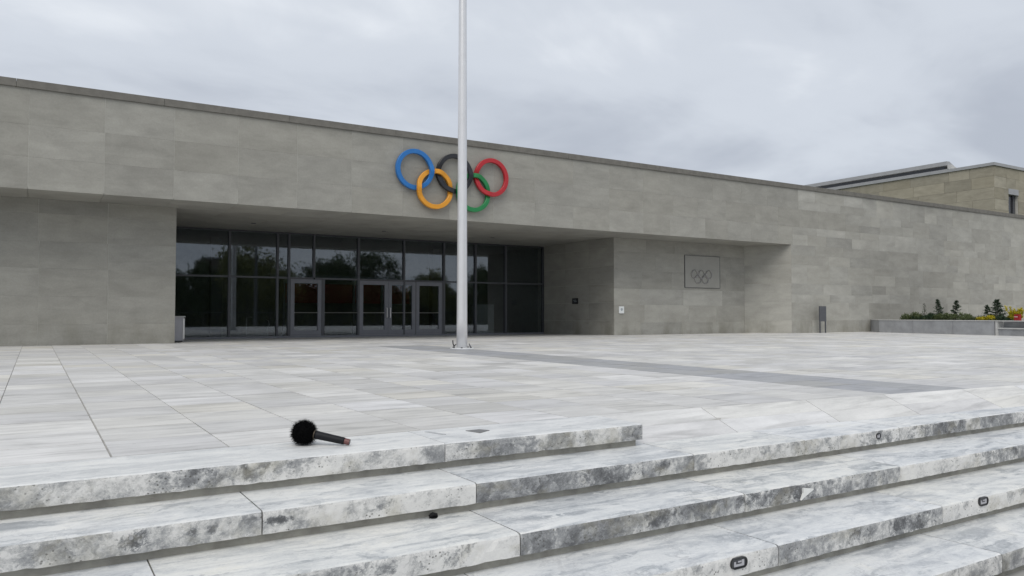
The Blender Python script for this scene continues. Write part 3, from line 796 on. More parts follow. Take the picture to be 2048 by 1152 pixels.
b.tube([(5.83, 25.7, -0.055), (5.83, 25.7, 0.60), (5.9, 25.7, 0.62), (6.0, 25.7, 0.62)], 0.012, 8)
b.tube([(5.83, 25.7, zq), (6.2, 25.7, zq), (6.50, 25.7, zq), (6.55, 25.7, 0.36), (6.52, 25.7, 0.50), (6.42, 25.7, 0.55)], 0.012, 8)
b.tube([(6.50, 25.7, -0.055), (6.50, 25.7, zq)], 0.012, 8)
b.build('hoop', M['steel'], r_)

# ------------------------------------------------------------------ ring emblem on the front
emb = thing('ring_emblem', 'five large interlaced coloured rings fixed to the upper front wall', 'emblem', (9.9, YF, 4.0))
def ring_mesh(cx, cz, ro, ri, depth, weave):
    b = MB(); n = 72
    for k in range(n):
        a = 2 * pi * k / n
        w = 0.0
        for ang, off in weave:
            dd = (a - ang + pi) % (2 * pi) - pi
            w += off * math.exp(-(dd / 0.30) ** 2)
        yf = YF - 0.155 - w; yb = yf + depth
        c = 0.010
        for (r, y) in ((ri, yb), (ri, yf + c), (ri + c, yf), (ro - c, yf), (ro, yf + c), (ro, yb)):
            b.v.append((cx + r * cos(a), y, cz + r * sin(a)))
    for k in range(n):
        for j in range(6):
            a0, a1 = k * 6 + j, k * 6 + (j + 1) % 6
            b0, b1 = ((k + 1) % n) * 6 + j, ((k + 1) % n) * 6 + (j + 1) % 6
            b.f.append((a0, b0, b1, a1)); b.mi.append(0); b.tint.append(.5)
    return b
RO, RI = 0.555, 0.432
D_ = 0.055
centres = {'blue': (8.69, 4.640), 'black': (9.905, 4.640), 'red': (11.10, 4.640), 'yellow': (9.297, 4.158), 'green': (10.505, 4.158)}
def cross_angles(c0, c1):
    dx, dz = c1[0] - c0[0], c1[1] - c0[1]; d = sqrt(dx * dx + dz * dz); r = (RO + RI) / 2
    h = sqrt(r * r - d * d / 4); mx, mz = (c0[0] + c1[0]) / 2, (c0[1] + c1[1]) / 2
    pts = [(mx - dz / d * h, mz + dx / d * h), (mx + dz / d * h, mz - dx / d * h)]
    pts.sort(key=lambda q: -q[1])
    return pts            # upper crossing first
weave = {k: [] for k in centres}
def cross(upper, lower, front_at_upper):
    pts = cross_angles(centres[upper], centres[lower])
    for i, q in enumerate(pts):
        f = (i == 0) == front_at_upper
        for nme, s_ in ((upper, 1 if f else -1), (lower, -1 if f else 1)):
            c = centres[nme]; weave[nme].append((atan2(q[1] - c[1], q[0] - c[0]), s_ * D_ * 0.95))
cross('blue', 'yellow', True); cross('black', 'yellow', False); cross('black', 'green', True); cross('red', 'green', False)
for nme, mt in (('blue', 'blue'), ('yellow', 'yellow'), ('black', 'ringblack'), ('green', 'green'), ('red', 'ringred')):
    c = centres[nme]
    o = ring_mesh(c[0], c[1], RO, RI, 0.09, weave[nme]).build('ring', M[mt], emb)
    o['label'] = {'yellow': 'amber yellow ring'}.get(nme, nme + ' ring')
    for q in (0.9, 2.4, 4.4):
        b = MB(); r = (RO + RI) / 2; x, z = c[0] + r * cos(q), c[1] + r * sin(q)
        b.tube([(x, YF - 0.09, z), (x, YF + 0.0, z)], 0.02, 8); b.build('standoff', M['steel'], o)

# wall plate with polished rings
pt = thing('ring_plaque', 'flat grey wall plaque with a dark shadow gap edge and five small polished rings', 'plaque', (21.08, YB, 1.7))
b = MB(); b.box(20.20, 21.99, YB - 0.022, YB - 0.001, 1.70, 2.87); b.build('plate', simple('satin_grey_plate', (0.285, 0.28, 0.255), 0.5, 0.05, 0.05, 3), pt)
b = MB(); b.box(20.186, 20.20, YB - 0.028, YB, 1.686, 2.884); b.box(21.99, 22.004, YB - 0.028, YB, 1.686, 2.884); b.box(20.20, 21.99, YB - 0.028, YB, 1.686, 1.70); b.box(20.20, 21.99, YB - 0.028, YB, 2.87, 2.884)  # dark strips painting in the shadow gap round the plate
b.build('shadow_gap_strip', M['alu_dark'], pt)
for x, z in ((20.66, 2.19), (21.02, 2.19), (21.39, 2.19), (20.84, 2.01), (21.21, 2.01)):
    b = MB(); n = 36; rr, tr_ = 0.150, 0.014
    pts = [(x + rr * cos(2 * pi * k / n), YB - 0.045 + (0.008 if (k % 18) < 9 else -0.008), z + rr * sin(2 * pi * k / n)) for k in range(n + 1)]
    b.tube(pts, tr_, 8, caps=False); o = b.build('polished_ring', M['chrome'], pt, smooth=True)

# small wall signs
nt_ = thing('white_notice', 'small white notice plate on the wall beside the entrance corner', 'notice', (17.19, YB, 0.87))
b = MB(); b.box(17.085, 17.295, YB - 0.03, YB - 0.001, 0.752, 0.985); b.build('plate', M['white_plate'], nt_)
b = MB(); b.tube([(17.19, YB - 0.033, 0.88), (17.19, YB - 0.029, 0.88)], 0.05, 16); b.build('symbol', M['grey_print'], nt_)
b = MB(); b.box(17.10, 17.28, YB - 0.036, YB - 0.001, 0.735, 0.750); b.build('lower_lip', M['planter_cap'], nt_)
pq = thing('black_plaque', 'small black plaque with two faint lines of print inside the recess', 'plaque', (XR, 22.8, 1.1))
b = MB(); b.box(XR - 0.03, XR - 0.001, 22.64, 22.98, 1.09, 1.30); b.build('plate', M['black'], pq)
b = MB(); b.box(XR - 0.0335, XR - 0.03, 22.72, 22.90, 1.222, 1.236); b.box(XR - 0.0335, XR - 0.03, 22.70, 22.86, 1.168, 1.182); b.build('print_line', M['grey_print'], pq)

# cabinet in the recess
cb = thing('utility_cabinet', 'pale grey metal cabinet tucked against the left side of the entrance recess', 'cabinet', (3.16, 21.9, -0.02))
b = MB(); b.box(XL + 0.005, 3.33, 21.72, 22.2, 0.02, 0.635); b.build('body', M['cabinet'], cb)
b = MB(); b.box(XL + 0.002, 3.36, 21.68, 22.22, 0.635, 0.66); b.build('lid', M['planter_cap'], cb)
b = MB(); b.box(3.30, 3.345, 21.70, 21.72, 0.05, 0.60); b.build('door_edge', M['steel'], cb)
b = MB(); b.box(XL + 0.03, 3.31, 21.76, 22.18, -0.03, 0.02); b.build('plinth', M['black'], cb)

# ------------------------------------------------------------------ flagpole
PXp, PYp = 7.52, 14.10
fp = thing('flagpole', 'tall tapering white metal flagpole rising from the plaza', 'flagpole', (PXp, PYp, 0))
hs = [0.012, 0.6, 2, 4, 6, 8, 10, 11.5]
b = MB(); b.tube([(PXp, PYp, h) for h in hs], [0.112 - 0.0042 * h for h in hs], 40); b.build('shaft', M['white_paint'], fp, smooth=False)
fp.children[0].data.polygons.foreach_set('use_smooth', [len(p.vertices) == 4 for p in fp.children[0].data.polygons])
b = MB(); b.tube([(PXp, PYp, 0.0), (PXp, PYp, 0.014)], 0.245, 40); b.build('base_plate', M['white_plate'], fp)
ux, uy = cos(YAW), -sin(YAW)
b = MB()
for sx_ in (-1, 1):
    x, y = PXp + ux * 0.165 * sx_, PYp + uy * 0.165 * sx_
    if sx_ < 0:
        b2 = MB(); b2.tube([(x, y, 0.014), (x + ux * 0.0, y, 0.05), (x - ux * 0.02, y - uy * 0.02, 0.10), (x - ux * 0.025, y - uy * 0.025, 0.17)], 0.012, 8); b2.build('hinge_lug', M['black'], fp)
        b2 = MB(); b2.tube([(x, y, 0.045), (x + ux * 0.045, y + uy * 0.045, 0.09)], 0.010, 8); b2.build('locking_pin', M['black'], fp)
    else:
        b2 = MB(); b2.tube([(x + ux * 0.02, y + uy * 0.02, 0.014), (x - ux * 0.02, y - uy * 0.02, 0.105)], [0.02, 0.008], 8); b2.build('hinge_lug', M['sign_grey'], fp)
for a in (0.4, 1.3, 2.2, 3.3, 4.2, 5.4):
    b2 = MB(); b2.tube([(PXp + 0.20 * cos(a), PYp + 0.20 * sin(a), 0.014), (PXp + 0.20 * cos(a), PYp + 0.20 * sin(a), 0.034)], 0.018, 6); b2.build('anchor_bolt', M['alu_dark'], fp)
b = MB(); b.tube([(PXp, PYp, 11.5), (PXp, PYp, 11.55), (PXp, PYp, 11.62)], [0.05, 0.07, 0.03], 16); b.build('finial', M['steel'], fp)

# ------------------------------------------------------------------ microphone
mic = thing('microphone', 'black microphone with a round furry windshield lying on the top step', 'microphone', (1.243, 4.13, 0))
BC = (1.243, 4.129, 0.066); BR = 0.057
def sphere_pts(n):
    out = []
    for i in range(n):
        z = 1 - 2 * (i + .5) / n; a = i * 2.399963; r = sqrt(1 - z * z); out.append((r * cos(a), r * sin(a), z))
    return out
b = MB(); nr, ns = 14, 24
for i in range(nr + 1):
    th = pi * i / nr
    for j in range(ns):
        b.v.append((BC[0] + BR * sin(th) * cos(2 * pi * j / ns), BC[1] + BR * sin(th) * sin(2 * pi * j / ns), BC[2] + BR * cos(th)))
for i in range(nr):
    for j in range(ns):
        b.f.append((i * ns + j, (i + 1) * ns + j, (i + 1) * ns + (j + 1) % ns, i * ns + (j + 1) % ns)); b.mi.append(0); b.tint.append(.5)
fur = simple('black_fur', (0.0045, 0.0045, 0.005), 0.9, 0, 0.2, spec=0.1)
wind = b.build('windshield', fur, mic, smooth=True)
b = MB()
for q in sphere_pts(5200):
    p0 = [BC[j] + q[j] * BR * 0.97 for j in range(3)]
    L = random.uniform(0.012, 0.024)
    dr = [q[j] + random.gauss(0, 0.30) for j in range(3)]; dr[2] -= 0.15
    tip = [p0[j] + dr[j] * L for j in range(3)]
    tip[2] = max(tip[2], 0.001)
    s1 = [random.gauss(0, 1) for _ in range(3)]; l1 = sqrt(sum(x * x for x in s1)) or 1
    s1 = [x / l1 * 0.0011 for x in s1]
    b.face([tuple(p0[j] - s1[j] for j in range(3)), tuple(p0[j] + s1[j] for j in range(3)), tuple(tip)])
tag(b.build('fur', fur, wind), None, None, None, 'stuff')
H0 = (1.285, 4.085, 0.058); H1 = (1.4245, 3.9925, 0.0225); H2 = (1.4480, 3.9770, 0.0165)
hd = [H1[j] - H0[j] for j in range(3)]
Lh = sqrt(sum(x * x for x in hd)); hu = [x / Lh for x in hd]
at = lambda s_: tuple(H0[j] + hu[j] * s_ for j in range(3))
b = MB(); b.tube([at(0.004), at(0.012), at(0.02), at(Lh * 0.55), at(Lh - 0.012), at(Lh - 0.004)], [0.0185, 0.0225, 0.022, 0.0205, 0.0195, 0.0185], 24); b.build('handle', M['grip'], mic, smooth=True)
b = MB(); b.tube([at(-0.002), at(0.0015), at(0.004)], [0.0232, 0.0240, 0.0232], 24); b.build('collar', M['beige_ring'], mic)
b = MB(); b.tube([at(Lh - 0.004), at(Lh + 0.012), at(Lh + 0.024)], [0.0165, 0.0165, 0.0160], 20); b.build('connector', M['pink'], mic)
b = MB(); b.tube([at(Lh + 0.0235), at(Lh + 0.0250)], [0.0145, 0.0145], 20); b.build('socket', M['black'], mic)

# ------------------------------------------------------------------ things on the steps
def step_light(x, yf, z, w, h, label):
    o = thing('step_light', label, 'step light', (x, yf, z), 'step lights set in the step edges')
    def rr(w_, h_, n=6):
        r = h_ * 0.48; pts = []
        for cx_, cz_, a0 in ((w_ / 2 - r, -h_ / 2 + r, -pi / 2), (w_ / 2 - r, h_ / 2 - r, 0), (-w_ / 2 + r, h_ / 2 - r, pi / 2), (-w_ / 2 + r, -h_ / 2 + r, pi)):
            for k in range(n + 1):
                a = a0 + pi / 2 * k / n; pts.append((x + cx_ + r * cos(a), z + cz_ + r * sin(a)))
        return pts
    b = MB(); outer, inner = rr(w, h), rr(w * 0.84, h * 0.74)
    n = len(outer)
    for k in range(n):
        k2 = (k + 1) % n
        O0, O1, I0, I1 = outer[k], outer[k2], inner[k], inner[k2]
        b.face([(O0[0], yf - .0095, O0[1]), (O1[0], yf - .0095, O1[1]), (I1[0], yf - .0075, I1[1]), (I0[0], yf - .0075, I0[1])])
        b.face([(O0[0], yf + .004, O0[1]), (O1[0], yf + .004, O1[1]), (O1[0], yf - .0095, O1[1]), (O0[0], yf - .0095, O0[1])])
        b.face([(I0[0], yf - .0075, I0[1]), (I1[0], yf - .0075, I1[1]), (I1[0], yf + .004, I1[1]), (I0[0], yf + .004, I0[1])])
    b.build('bezel', M['black'], o)
    b = MB(); b.prism(rr(w * 0.84, h * 0.74), yf - 0.0050, yf + 0.004); b.build('lens', M['alu_dark'], o)
    b = MB(); w2, h2 = w * 0.62, h * 0.30
    b.box(x - w2 / 2, x + w2 / 2, yf - .0068, yf - .0050, z - h2 * .95, z - h2 * .30)
    b.box(x - w2 / 2, x - w2 / 2 + .012, yf - .0068, yf - .0050, z - h2 * .30, z + h2 * .5)
    b.box(x + w2 / 2 - .016, x + w2 / 2, yf - .0068, yf - .0050, z - h2 * .30, z + h2 * .8)
    b.box(x - w2 * .1, x + w2 * .22, yf - .0068, yf - .0050, z + h2 * .15, z + h2 * .6)
    b.build('reflector', M['cabinet'], o)
    return o
step_light(2.812, 2.533, -0.457, 0.108, 0.052, 'oval black step light in the pale step edge nearest the bottom of the photo')
step_light(4.975, 2.533, -0.446, 0.104, 0.052, 'oval black step light in the white step edge beside a dark grey patch')
step_light(5.228, 3.384, -0.181, 0.050, 0.042, 'small round black step light high in the upper step edge')
kn = thing('rubber_cap', 'small black rubber cap lying on the third step below the riser', 'cap', (1.652, 3.387, -0.28))
b = MB(); b.tube([(1.630, 3.384, -0.2795), (1.632, 3.385, -0.270), (1.648, 3.386, -0.264), (1.668, 3.386, -0.268), (1.674, 3.386, -0.2795)], [0.003, 0.008, 0.012, 0.009, 0.003], 12); b.build('dome', M['black_rubber'], kn, smooth=True)
b = MB(); b.tube([(1.652, 3.384, -0.2799), (1.652, 3.384, -0.2772)], 0.017, 16); b.build('rim', M['black_rubber'], kn)
b = MB(); y = 2.930
b.prism([(3.784, -0.3735), (3.805, -0.362), (3.840, -0.346), (3.893, -0.3245), (3.893, -0.3190), (3.830, -0.3085), (3.806, -0.3050), (3.806, -0.335)], y, y + 0.012)
tag(b.build('filler_patch', M['patch']), 'white triangular patch of filler on the grey step edge', 'repair patch')
def flush(name, pts, m_, label):
    b = MB(); b.plan_prism(pts, -0.004, 0.0035); tag(b.build(name, m_), label, 'inlay')
flush('floor_inlay', [(2.216, 4.105), (2.247, 3.984), (2.348, 4.046), (2.312, 4.109)], M['inlay'], 'dark grey diamond shaped plate set in the top of the step')
flush('floor_inlay', [(1.985, 4.192), (2.030, 4.040), (2.052, 4.040), (2.012, 4.190)], M['inlay_pale'], 'pale grey sliver plate set in the step beside the dark diamond')
b = MB(); b.tube([(0.336, 3.371, -0.174), (0.336, 3.392, -0.174)], [0.008, 0.011], 8)
sw = tag(b.build('fixing_bolt', M['steel']), 'small silver bolt sunk in the grey step edge on the left', 'bolt')

# ------------------------------------------------------------------ sign post on the right
sp_ = thing('sign_post', 'slate grey sign panel on two thin legs before the right wall', 'sign', (25.72, 18.84, 0))
b = MB(); b.box(25.52, 25.90, 18.82, 18.87, 0.44, 1.025); b.build('panel', M['sign_grey'], sp_)
for x in (25.535, 25.865):
    b = MB(); b.box(x - 0.01, x + 0.03, 18.825, 18.865, 0.0, 0.44); b.build('leg', M['sign_grey'], sp_)
b = MB(); b.box(25.62, 25.80, 18.81, 18.89, 0.0, 0.02); b.build('foot', M['steel'], sp_)

# ------------------------------------------------------------------ planter and bench
PA, PA2, PB = (29.19, 19.12), (28.45, 18.29), (27.50, 13.50)
def offsetter(p0, p1):
    dx_, dy_ = p1[0] - p0[0], p1[1] - p0[1]; L = sqrt(dx_ * dx_ + dy_ * dy_); dx_ /= L; dy_ /= L
    return (lambda p, a, n: (p[0] + dx_ * a - dy_ * n, p[1] + dy_ * a + dx_ * n)), L
off, Lp = offsetter(PA2, PB)
offe, Le = offsetter(PA, PA2)
offb, _ = offsetter(PB, (27.16, 12.44))
ZP = 0.505
plt = thing('planter', 'long raised grey stone planter running out from the right wall', 'planter', (29, 16.5, 0))
for f_, p_, sg in ((offe, PA, [0.0, Le]), (off, PA2, [0.0, 1.6, 3.3, Lp])):
    for a0, a1 in zip(sg, sg[1:]):
        q = [f_(p_, a0 + .006, 0), f_(p_, a1 - .006, 0), f_(p_, a1 - .006, 0.14), f_(p_, a0 + .006, 0.14)]
        b = MB(); b.plan_prism(q, -0.02, ZP - 0.03); b.build('side_stone', M['planter'], plt)
        q = [f_(p_, a0 + .003, -0.018), f_(p_, a1 - .003, -0.018), f_(p_, a1 - .003, 0.2), f_(p_, a0 + .003, 0.2)]
        b = MB(); b.plan_prism(q, ZP - 0.028, ZP if f_ is off else ZP - 0.001); b.build('cap_stone', M['planter_cap'], plt)
inner = [offe(PA, 0.12, 0.10), off(PA2, 0.05, 0.10), off(PA2, Lp - 0.02, 0.10), offb(PB, 0.02, 0.37), offb(PB, 3.4, 0.37), offb(PB, 3.4, 5.5), (36.0, 19.10), (PA[0] + 0.25, 19.10)]
b = MB(); b.plan_prism(inner, -0.02, ZP - 0.05); b.build('soil', M['soil'], plt)
q = [offb(PB, 0.004, -0.018), offb(PB, 3.4, -0.018), offb(PB, 3.4, 0.5), offb(PB, 0.004, 0.21)]
b = MB(); b.plan_prism(q, ZP - 0.028, ZP); b.build('cap_stone', M['planter_cap'], plt)
bn = thing('stone_bench', 'low grey stone bench with a pale seat built against the planter end', 'bench', (27.2, 12.5, 0))
q = lambda a0, a1, n0, n1: [offb(PB, a0, n0), offb(PB, a1, n0), offb(PB, a1, n1), offb(PB, a0, n1)]
b = MB(); b.plan_prism(q(0.12, 3.4, 0.04, 0.36), -0.02, 0.225); b.build('front_panel', M['planter'], bn)
b = MB(); b.plan_prism(q(0.12, 3.4, 0.0, 0.36), 0.2255, 0.262); b.build('seat', M['planter_cap'], bn)
b = MB(); b.plan_prism(q(0.12, 3.4, 0.26, 0.36), 0.2625, ZP - 0.03); b.build('backrest', M['planter'], bn)
b = MB(); b.plan_prism(q(0.03, 0.115, 0.0, 0.36), -0.02, ZP - 0.03); b.build('end_panel', M['planter_cap'], bn)
rb = thing('red_case', 'small red box with a white line standing on the planter edge', 'box', (27.5, 13.1, ZP))
q = lambda a0, a1, n0, n1: [offb(PB, a0, n0), offb(PB, a1, n0), offb(PB, a1, n1), offb(PB, a0, n1)]
b = MB(); b.plan_prism(q(0.74, 0.94, 0.02, 0.10), ZP, ZP + 0.205); b.build('case', M['red_box'], rb)
b = MB(); b.plan_prism(q(0.75, 0.88, 0.016, 0.02), ZP + 0.115, ZP + 0.13); b.build('stripe', M['white_line'], rb)

# ------------------------------------------------------------------ plants
def leaf_card(b, p, d, L, w, tint):
    u = (random.gauss(0, 1), random.gauss(0, 1), random.gauss(0, 1))
    s_ = (d[1] * u[2] - d[2] * u[1], d[2] * u[0] - d[0] * u[2], d[0] * u[1] - d[1] * u[0]); l = sqrt(sum(x * x for x in s_)) or 1
    s_ = [x / l * w for x in s_]
    m_ = [p[j] + d[j] * L * 0.45 for j in range(3)]; e_ = [p[j] + d[j] * L for j in range(3)]
    b.face([tuple(p), tuple(m_[j] + s_[j] for j in range(3)), tuple(e_), tuple(m_[j] - s_[j] for j in range(3))], 0, tint)
def unit(v):
    l = sqrt(sum(x * x for x in v)) or 1; return [x / l for x in v]
def conifer(name, x, y, z0, h, r, m_, label, cat, lean=(0, 0), n=900, seed=1, group=None):
    random.seed(seed)
    o = thing(name, label, cat, (x, y, z0), group)
    top = (x + lean[0], y + lean[1], z0 + h)
    b = MB(); b.tube([(x, y, z0 - 0.03), top], [0.016 * h + 0.006, 0.004], 8); b.build('trunk', M['bark'], o)
    b = MB(); nl = int(9 + h * 12)
    for k in range(nl):
        f = 0.04 + 0.94 * k / nl
        c = [x + lean[0] * f, y + lean[1] * f, z0 + h * f]
        rr_ = r * (1 - f) ** 1.05 * random.uniform(0.7, 1.2) + 0.012
        nb = 6
        for q in range(nb):
            a = random.uniform(0, 2 * pi); L = rr_ * random.uniform(0.6, 1.15)
            d = unit((cos(a), sin(a), random.uniform(-0.05, 0.45)))
            for s_ in range(max(2, int(n / nl / nb))):
                t_ = random.uniform(0.1, 1.0)
                p = [c[j] + d[j] * L * t_ + random.gauss(0, 0.010) for j in range(3)]
                dd = unit([d[j] + random.gauss(0, 0.4) for j in range(3)])
                leaf_card(b, p, dd, random.uniform(0.03, 0.06), 0.009, min(1, max(0, random.gauss(0.35 + 0.3 * t_, 0.22))))
    b.build('foliage', M[m_], o)
    return o
def spreading(name, x0, y0, x1, y1, z0, h, m_, label, cat, n=1600, seed=1, depth=0.5, spiky=0.35, group=None):
    random.seed(seed)
    cx_, cy_ = (x0 + x1) / 2, (y0 + y1) / 2
    o = thing(name, label, cat, (cx_, cy_, z0), group)
    W = sqrt((x1 - x0) ** 2 + (y1 - y0) ** 2); ax = ((x1 - x0) / W, (y1 - y0) / W)
    b = MB(); st = MB()
    clumps = [(random.uniform(-.46, .46), random.uniform(-.4, .4), random.uniform(0.55, 1.0)) for _ in range(int(8 + W * 9))]
    for u, v, s_ in clumps:
        e = max(0.25, 1 - (2 * u) ** 2 * 0.75)
        base = (cx_ + ax[0] * u * W - ax[1] * v * depth, cy_ + ax[1] * u * W + ax[0] * v * depth, z0)
        hh = h * s_ * e
        tilt = (random.gauss(0, 0.25), random.gauss(0, 0.25))
        st.tube([(base[0], base[1], z0 - .02), (base[0] + tilt[0] * hh, base[1] + tilt[1] * hh, z0 + hh)], [0.012, 0.004], 5)
        for _ in range(int(n / len(clumps))):
            t_ = random.random() ** 0.7
            sp = 0.17 * (1 - 0.6 * t_)
            p = [base[0] + tilt[0] * hh * t_ + random.gauss(0, sp * .6), base[1] + tilt[1] * hh * t_ + random.gauss(0, sp * .6), z0 + hh * t_ * random.uniform(0.7, 1.02)]
            dd = unit((random.gauss(0, spiky), random.gauss(0, spiky), 0.6))
            leaf_card(b, p, dd, random.uniform(0.05, 0.10), 0.011, min(1, max(0, random.gauss(0.25 + 0.45 * t_, 0.2))))
    st.build('stems', M['bark'], o)
    b.build('foliage', M[m_], o)
    return o
ZB = ZP - 0.05
spreading('juniper', 30.02, 18.25, 29.45, 16.85, ZB, 0.36, 'leaf_grey', 'low grey green juniper at the wall end of the planter', 'shrub', 2600, 11)
spreading('juniper', 29.62, 17.35, 29.22, 16.25, ZB, 0.34, 'leaf_dark', 'low dark green juniper between the grey green ones', 'shrub', 2800, 12)
spreading('juniper', 29.22, 16.5, 28.62, 14.75, ZB, 0.36, 'leaf_grey', 'widest bright green juniper in the middle of the planter', 'shrub', 3800, 13)
conifer('dwarf_conifer', 29.75, 17.2, ZB, 0.70, 0.12, 'leaf_dark', 'thin wispy young conifer at the left end of the planter', 'conifer', (0, 0), 120, 21)
conifer('dwarf_conifer', 29.52, 16.46, ZB, 0.86, 0.29, 'leaf_dark', 'slim dark conifer with an upright tip left of the middle', 'conifer', (-0.05, 0.05), 2000, 22)
conifer('dwarf_conifer', 29.30, 15.86, ZB, 0.80, 0.33, 'leaf_dark', 'dark conifer leaning right above the bright juniper', 'conifer', (0.03, -0.16), 2000, 23)
conifer('dwarf_conifer', 28.68, 13.98, ZB, 0.80, 0.46, 'leaf_dark', 'bushy dark conifer rising behind the yellow shrubs', 'conifer', (0, 0), 3200, 24)
conifer('dwarf_conifer', 28.85, 14.30, ZB, 0.60, 0.26, 'leaf_dark', 'short dark conifer leaning left beside the bushy one', 'conifer', (0.06, 0.16), 1300, 25)
spreading('low_shrub', 28.95, 14.85, 28.70, 14.35, ZB, 0.22, 'leaf_dark', 'very low dark shrub left of the yellow bush', 'shrub', 500, 14, 0.3)
spreading('low_shrub', 28.40, 14.0, 28.20, 13.35, ZB, 0.22, 'leaf_dark', 'low dark shrub at the front between the yellow bushes', 'shrub', 800, 15, 0.3)
spreading('golden_cypress', 28.75, 14.65, 28.35, 13.75, ZB, 0.26, 'leaf_yellow', 'low bright yellow cypress left of the dark bushy conifer', 'shrub', 1800, 16, 0.4, 0.6)
def feather(seed):
    random.seed(seed)
    o = thing('golden_cypress', 'taller bright yellow cypress leaning right beside the red box', 'shrub', (28.4, 13.3, ZB))
    st, b = MB(), MB()
    for k in range(16):
        L = random.uniform(0.26, 0.62)
        d = unit((-0.10 + random.gauss(0, .12), -0.42 + random.gauss(0, .28), 0.75))
        base = (28.42 + random.gauss(0, .05), 13.38 + random.gauss(0, .09), ZB)
        st.tube([base, tuple(base[j] + d[j] * L for j in range(3))], [0.01, 0.003], 5)
        for _ in range(120):
            t_ = random.uniform(0.05, 1)
            p = [base[j] + d[j] * L * t_ + random.gauss(0, 0.018) for j in range(3)]
            dd = unit([d[j] + random.gauss(0, .5) for j in range(3)])
            leaf_card(b, p, dd, random.uniform(.05, .09), .012, min(1, max(0, random.gauss(.3 + .4 * t_, .2))))
    st.build('stems', M['bark'], o); b.build('foliage', M['leaf_yellow'], o)
feather(31)

# ------------------------------------------------------------------ sandstone building behind
X0, Y0b = 61.48, 30.0
bb = thing('sandstone_building', 'taller tan sandstone block rising behind the right end of the museum', 'building', (66, 36, 0))
b = MB(); b.box(X0 + 0.05, 63.62, Y0b + 0.05, 50, -0.8, 11.95); b.box(65.10, 80, Y0b + 0.05, 50, -0.8, 11.95)
b.box(63.62, 65.10, Y0b + 0.05, 50, -0.8, 8.0); b.box(63.62, 65.10, Y0b + 0.05, 50, 10.42, 11.95); b.box(63.62, 65.10, Y0b + 0.6, 50, 8.0, 10.42)
b.build('wall_core', M['mortar'], bb)
random.seed(5)
zq = [5.2 + 0.86 * k for k in range(9)]; zq[-1] = 12.0
for z0, z1 in zip(zq, zq[1:]):
    y = Y0b
    while y < 48:
        y1 = y + random.uniform(1.5, 3.2)
        b = MB(); b.box(X0, X0 + 0.06, y + .008, y1 - .008, z0 + .006, z1 - .006); b.build('stone_block', M['sand'], bb); y = y1
    x = X0 + 0.06
    while x < 72:
        x1 = x + random.uniform(1.3, 2.6)
        zc = (z0 + z1) / 2
        if 8.0 < zc < 10.45 and x < 65.10 and x1 > 63.62:
            if x < 63.5:
                b = MB(); b.box(x + .008, 63.61, Y0b, Y0b + 0.06, z0 + .006, z1 - .006); b.build('stone_block', M['sand'], bb)
            x = 65.11; continue
        b = MB(); b.box(x + .008, x1 - .008, Y0b, Y0b + 0.06, z0 + .006, z1 - .006); b.build('stone_block', M['sand'], bb); x = x1
wdw = MB().box(63.62, 65.10, Y0b + 0.30, Y0b + 0.34, 8.0, 9.98).build('window', M['dark_glass'], bb)
b = MB(); b.box(63.60, 65.12, Y0b - 0.03, Y0b + 0.35, 9.98, 10.42); b.build('lintel', M['roof_metal'], bb)
b = MB(); b.box(64.78, 65.10, Y0b + 0.24, Y0b + 0.30, 8.0, 9.98); b.box(63.62, 63.70, Y0b + 0.24, Y0b + 0.30, 8.0, 9.98); b.build('frame', M['sign_grey'], wdw)
b = MB(); b.box(X0 - 0.10, 80, Y0b - 0.10, Y0b + 0.3, 12.0, 12.23); b.box(X0 - 0.10, X0 + 0.3, Y0b + 0.3, 50, 12.0, 12.23); b.build('parapet_cap', M['roof_metal'], bb)
b = MB(); xa = X0 + 1.0
b.box(xa, xa + 0.1, 33.9, 49.5, 12.0, 12.47)
b.prism([(xa - 0.12, 12.76), (xa + 1.6, 12.40), (xa + 1.6, 12.55), (xa + 0.3, 13.10), (xa - 0.12, 13.08)], 34.0, 49.6)
b.build('rooflight_casing', M['roof_metal'], bb)
b = MB(); b.box(xa + 0.05, xa + 0.10, 34.25, 49.5, 12.47, 12.77); b.build('rooflight_glazing', M['dark_glass'], bb)
b = MB(); b.prism([(xa - 0.0, 12.0), (xa + 1.6, 12.0), (xa + 1.6, 12.42), (xa + 0.0, 12.78)], 33.7, 34.0); b.build('rooflight_end', M['planter_cap'], bb)

# ------------------------------------------------------------------ across the road (mirrored in the glazing)
def tree(x, y, h, r, m_, label, seed, n=6000, trunk_h=0.38):
    random.seed(seed)
    o = thing('street_tree', label, 'tree', (x, y, -0.86), 'trees across the road')
    z0 = -0.86
    b = MB(); b.tube([(x, y, z0), (x + .05, y, z0 + h * .25), (x - .05, y + .05, z0 + h * .55), (x, y, z0 + h * .9)], [0.16, 0.12, 0.08, 0.02], 9)
    tips = []
    for k in range(13):
        f = random.uniform(0.32, 0.85); a = random.uniform(0, 2 * pi); L = r * (1.1 - 0.6 * abs(f - 0.5)) * random.uniform(0.6, 1.0)
        s_ = (x, y, z0 + h * f); e_ = (x + cos(a) * L, y + sin(a) * L, z0 + h * f + L * random.uniform(.25, .7))
        b.tube([s_, tuple((s_[j] + e_[j]) / 2 + random.gauss(0, .08) for j in range(3)), e_], [0.05, 0.03, 0.01], 6)
        tips.append(e_); tips.append(tuple(s_[j] + (e_[j] - s_[j]) * .6 for j in range(3)))
    tips.append((x, y, z0 + h * .95))
    b.build('trunk', M['bark'], o)
    b = MB()
    for _ in range(n):
        t_ = random.choice(tips); g = r * 0.24
        p = [t_[j] + random.gauss(0, g) for j in range(3)]
        leaf_card(b, p, unit([random.gauss(0, 1) for _ in range(3)]), random.uniform(.18, .34), .10, random.random())
    b.build('crown', M[m_], o)
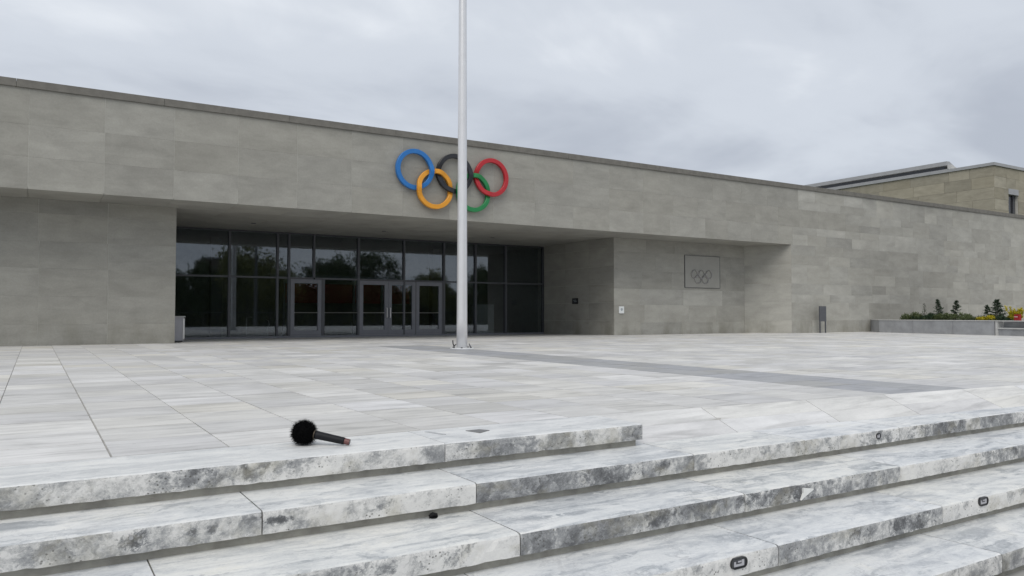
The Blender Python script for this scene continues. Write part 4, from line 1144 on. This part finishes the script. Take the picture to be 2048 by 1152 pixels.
tree(16.3, -22, 8.1, 1.9, 'leaf_olive', 'tall olive leaved tree opposite the second glass bay', 41)
tree(18.6, -23, 6.8, 2.2, 'leaf_olive', 'broad olive leaved tree right of the tall one', 42)
tree(13.3, -26, 6.4, 1.3, 'leaf', 'small dark tree left of the flat roofed brown house', 43)
tree(24.0, -25, 6.6, 1.5, 'leaf', 'dark green tree opposite the first door', 44)
tree(25.9, -25, 7.2, 1.7, 'leaf', 'dark green tree with a ragged top opposite the double door', 45)
tree(29.6, -24, 7.5, 2.0, 'leaf', 'tallest dark tree beside the flat grey shed', 46)
tree(37.9, -28, 6.2, 1.6, 'leaf_olive', 'small pale green tree far along the road', 47)
tree(43.0, -26, 6.6, 1.9, 'leaf', 'dark green tree at the far end of the road', 48)
tree(10.3, -26, 5.6, 1.4, 'leaf', 'low dark tree opposite the left wing', 49)
def far_house(x0, x1, y0, y1, h, label, m_):
    o = thing('far_house', label, 'building', ((x0 + x1) / 2, (y0 + y1) / 2, -0.86))
    b = MB(); b.box(x0, x1, y0, y1, -0.86, h); b.build('wall', M[m_], o)
    b = MB(); b.box(x0 - .15, x1 + .15, y0 - .15, y1 + .15, h, h + .2); b.build('roof', M['roof_metal'], o)
    k = x0 + 0.8
    while k < x1 - 1.4:
        w_ = MB().box(k, k + 1.0, y1, y1 + 0.03, 0.8, 2.2).build('window', M['dark_glass'], o); MB().box(k - .06, k + 1.06, y1, y1 + 0.06, 0.7, 0.8).build('sill', M['kerb'], w_); k += 2.2
far_house(14.6, 17.6, -38, -32, 6.3, 'brown flat roofed house behind the olive trees across the road', 'brown_wall')
far_house(29.4, 33.2, -40, -34, 5.3, 'low flat roofed grey shed between the far trees', 'kerb')
lp = thing('street_lamp', 'dark lamp post standing on the forecourt edge', 'street lamp', (13.74, -8, -0.70))
b = MB(); b.tube([(13.74, -8, -0.70), (13.74, -8, 0.3), (13.74, -8, 5.9)], [0.16, 0.13, 0.09], 14); b.build('pole', M['sign_grey'], lp)
b = MB(); b.box(13.5, 13.98, -8.7, -7.9, 5.9, 6.02); b.build('lamp_head', M['sign_grey'], lp)
random.seed(61)
b = MB(); b2 = MB()
b2.box(-8, 70, -30.4, -29.6, -0.86, 3.2)
for _ in range(26000):
    x_ = random.uniform(-8, 70)
    p = (x_, -30 + random.choice((-1, 1, 1)) * random.uniform(.1, .95), random.uniform(-0.8, 3.9 + 0.35 * sin(x_ * 0.7) + 0.3 * sin(x_ * 1.9 + 1)))
    leaf_card(b, p, unit([random.gauss(0, 1) for _k in range(3)]), random.uniform(.22, .42), .12, random.random())
hg = thing('hedge', 'long dark clipped hedge on the far side of the road', 'hedge', (26, -30, -0.86))
tag(b.build('leaves', M['leaf_olive'], hg), None, None, None, 'stuff'); b2.build('branches', M['bark'], hg)
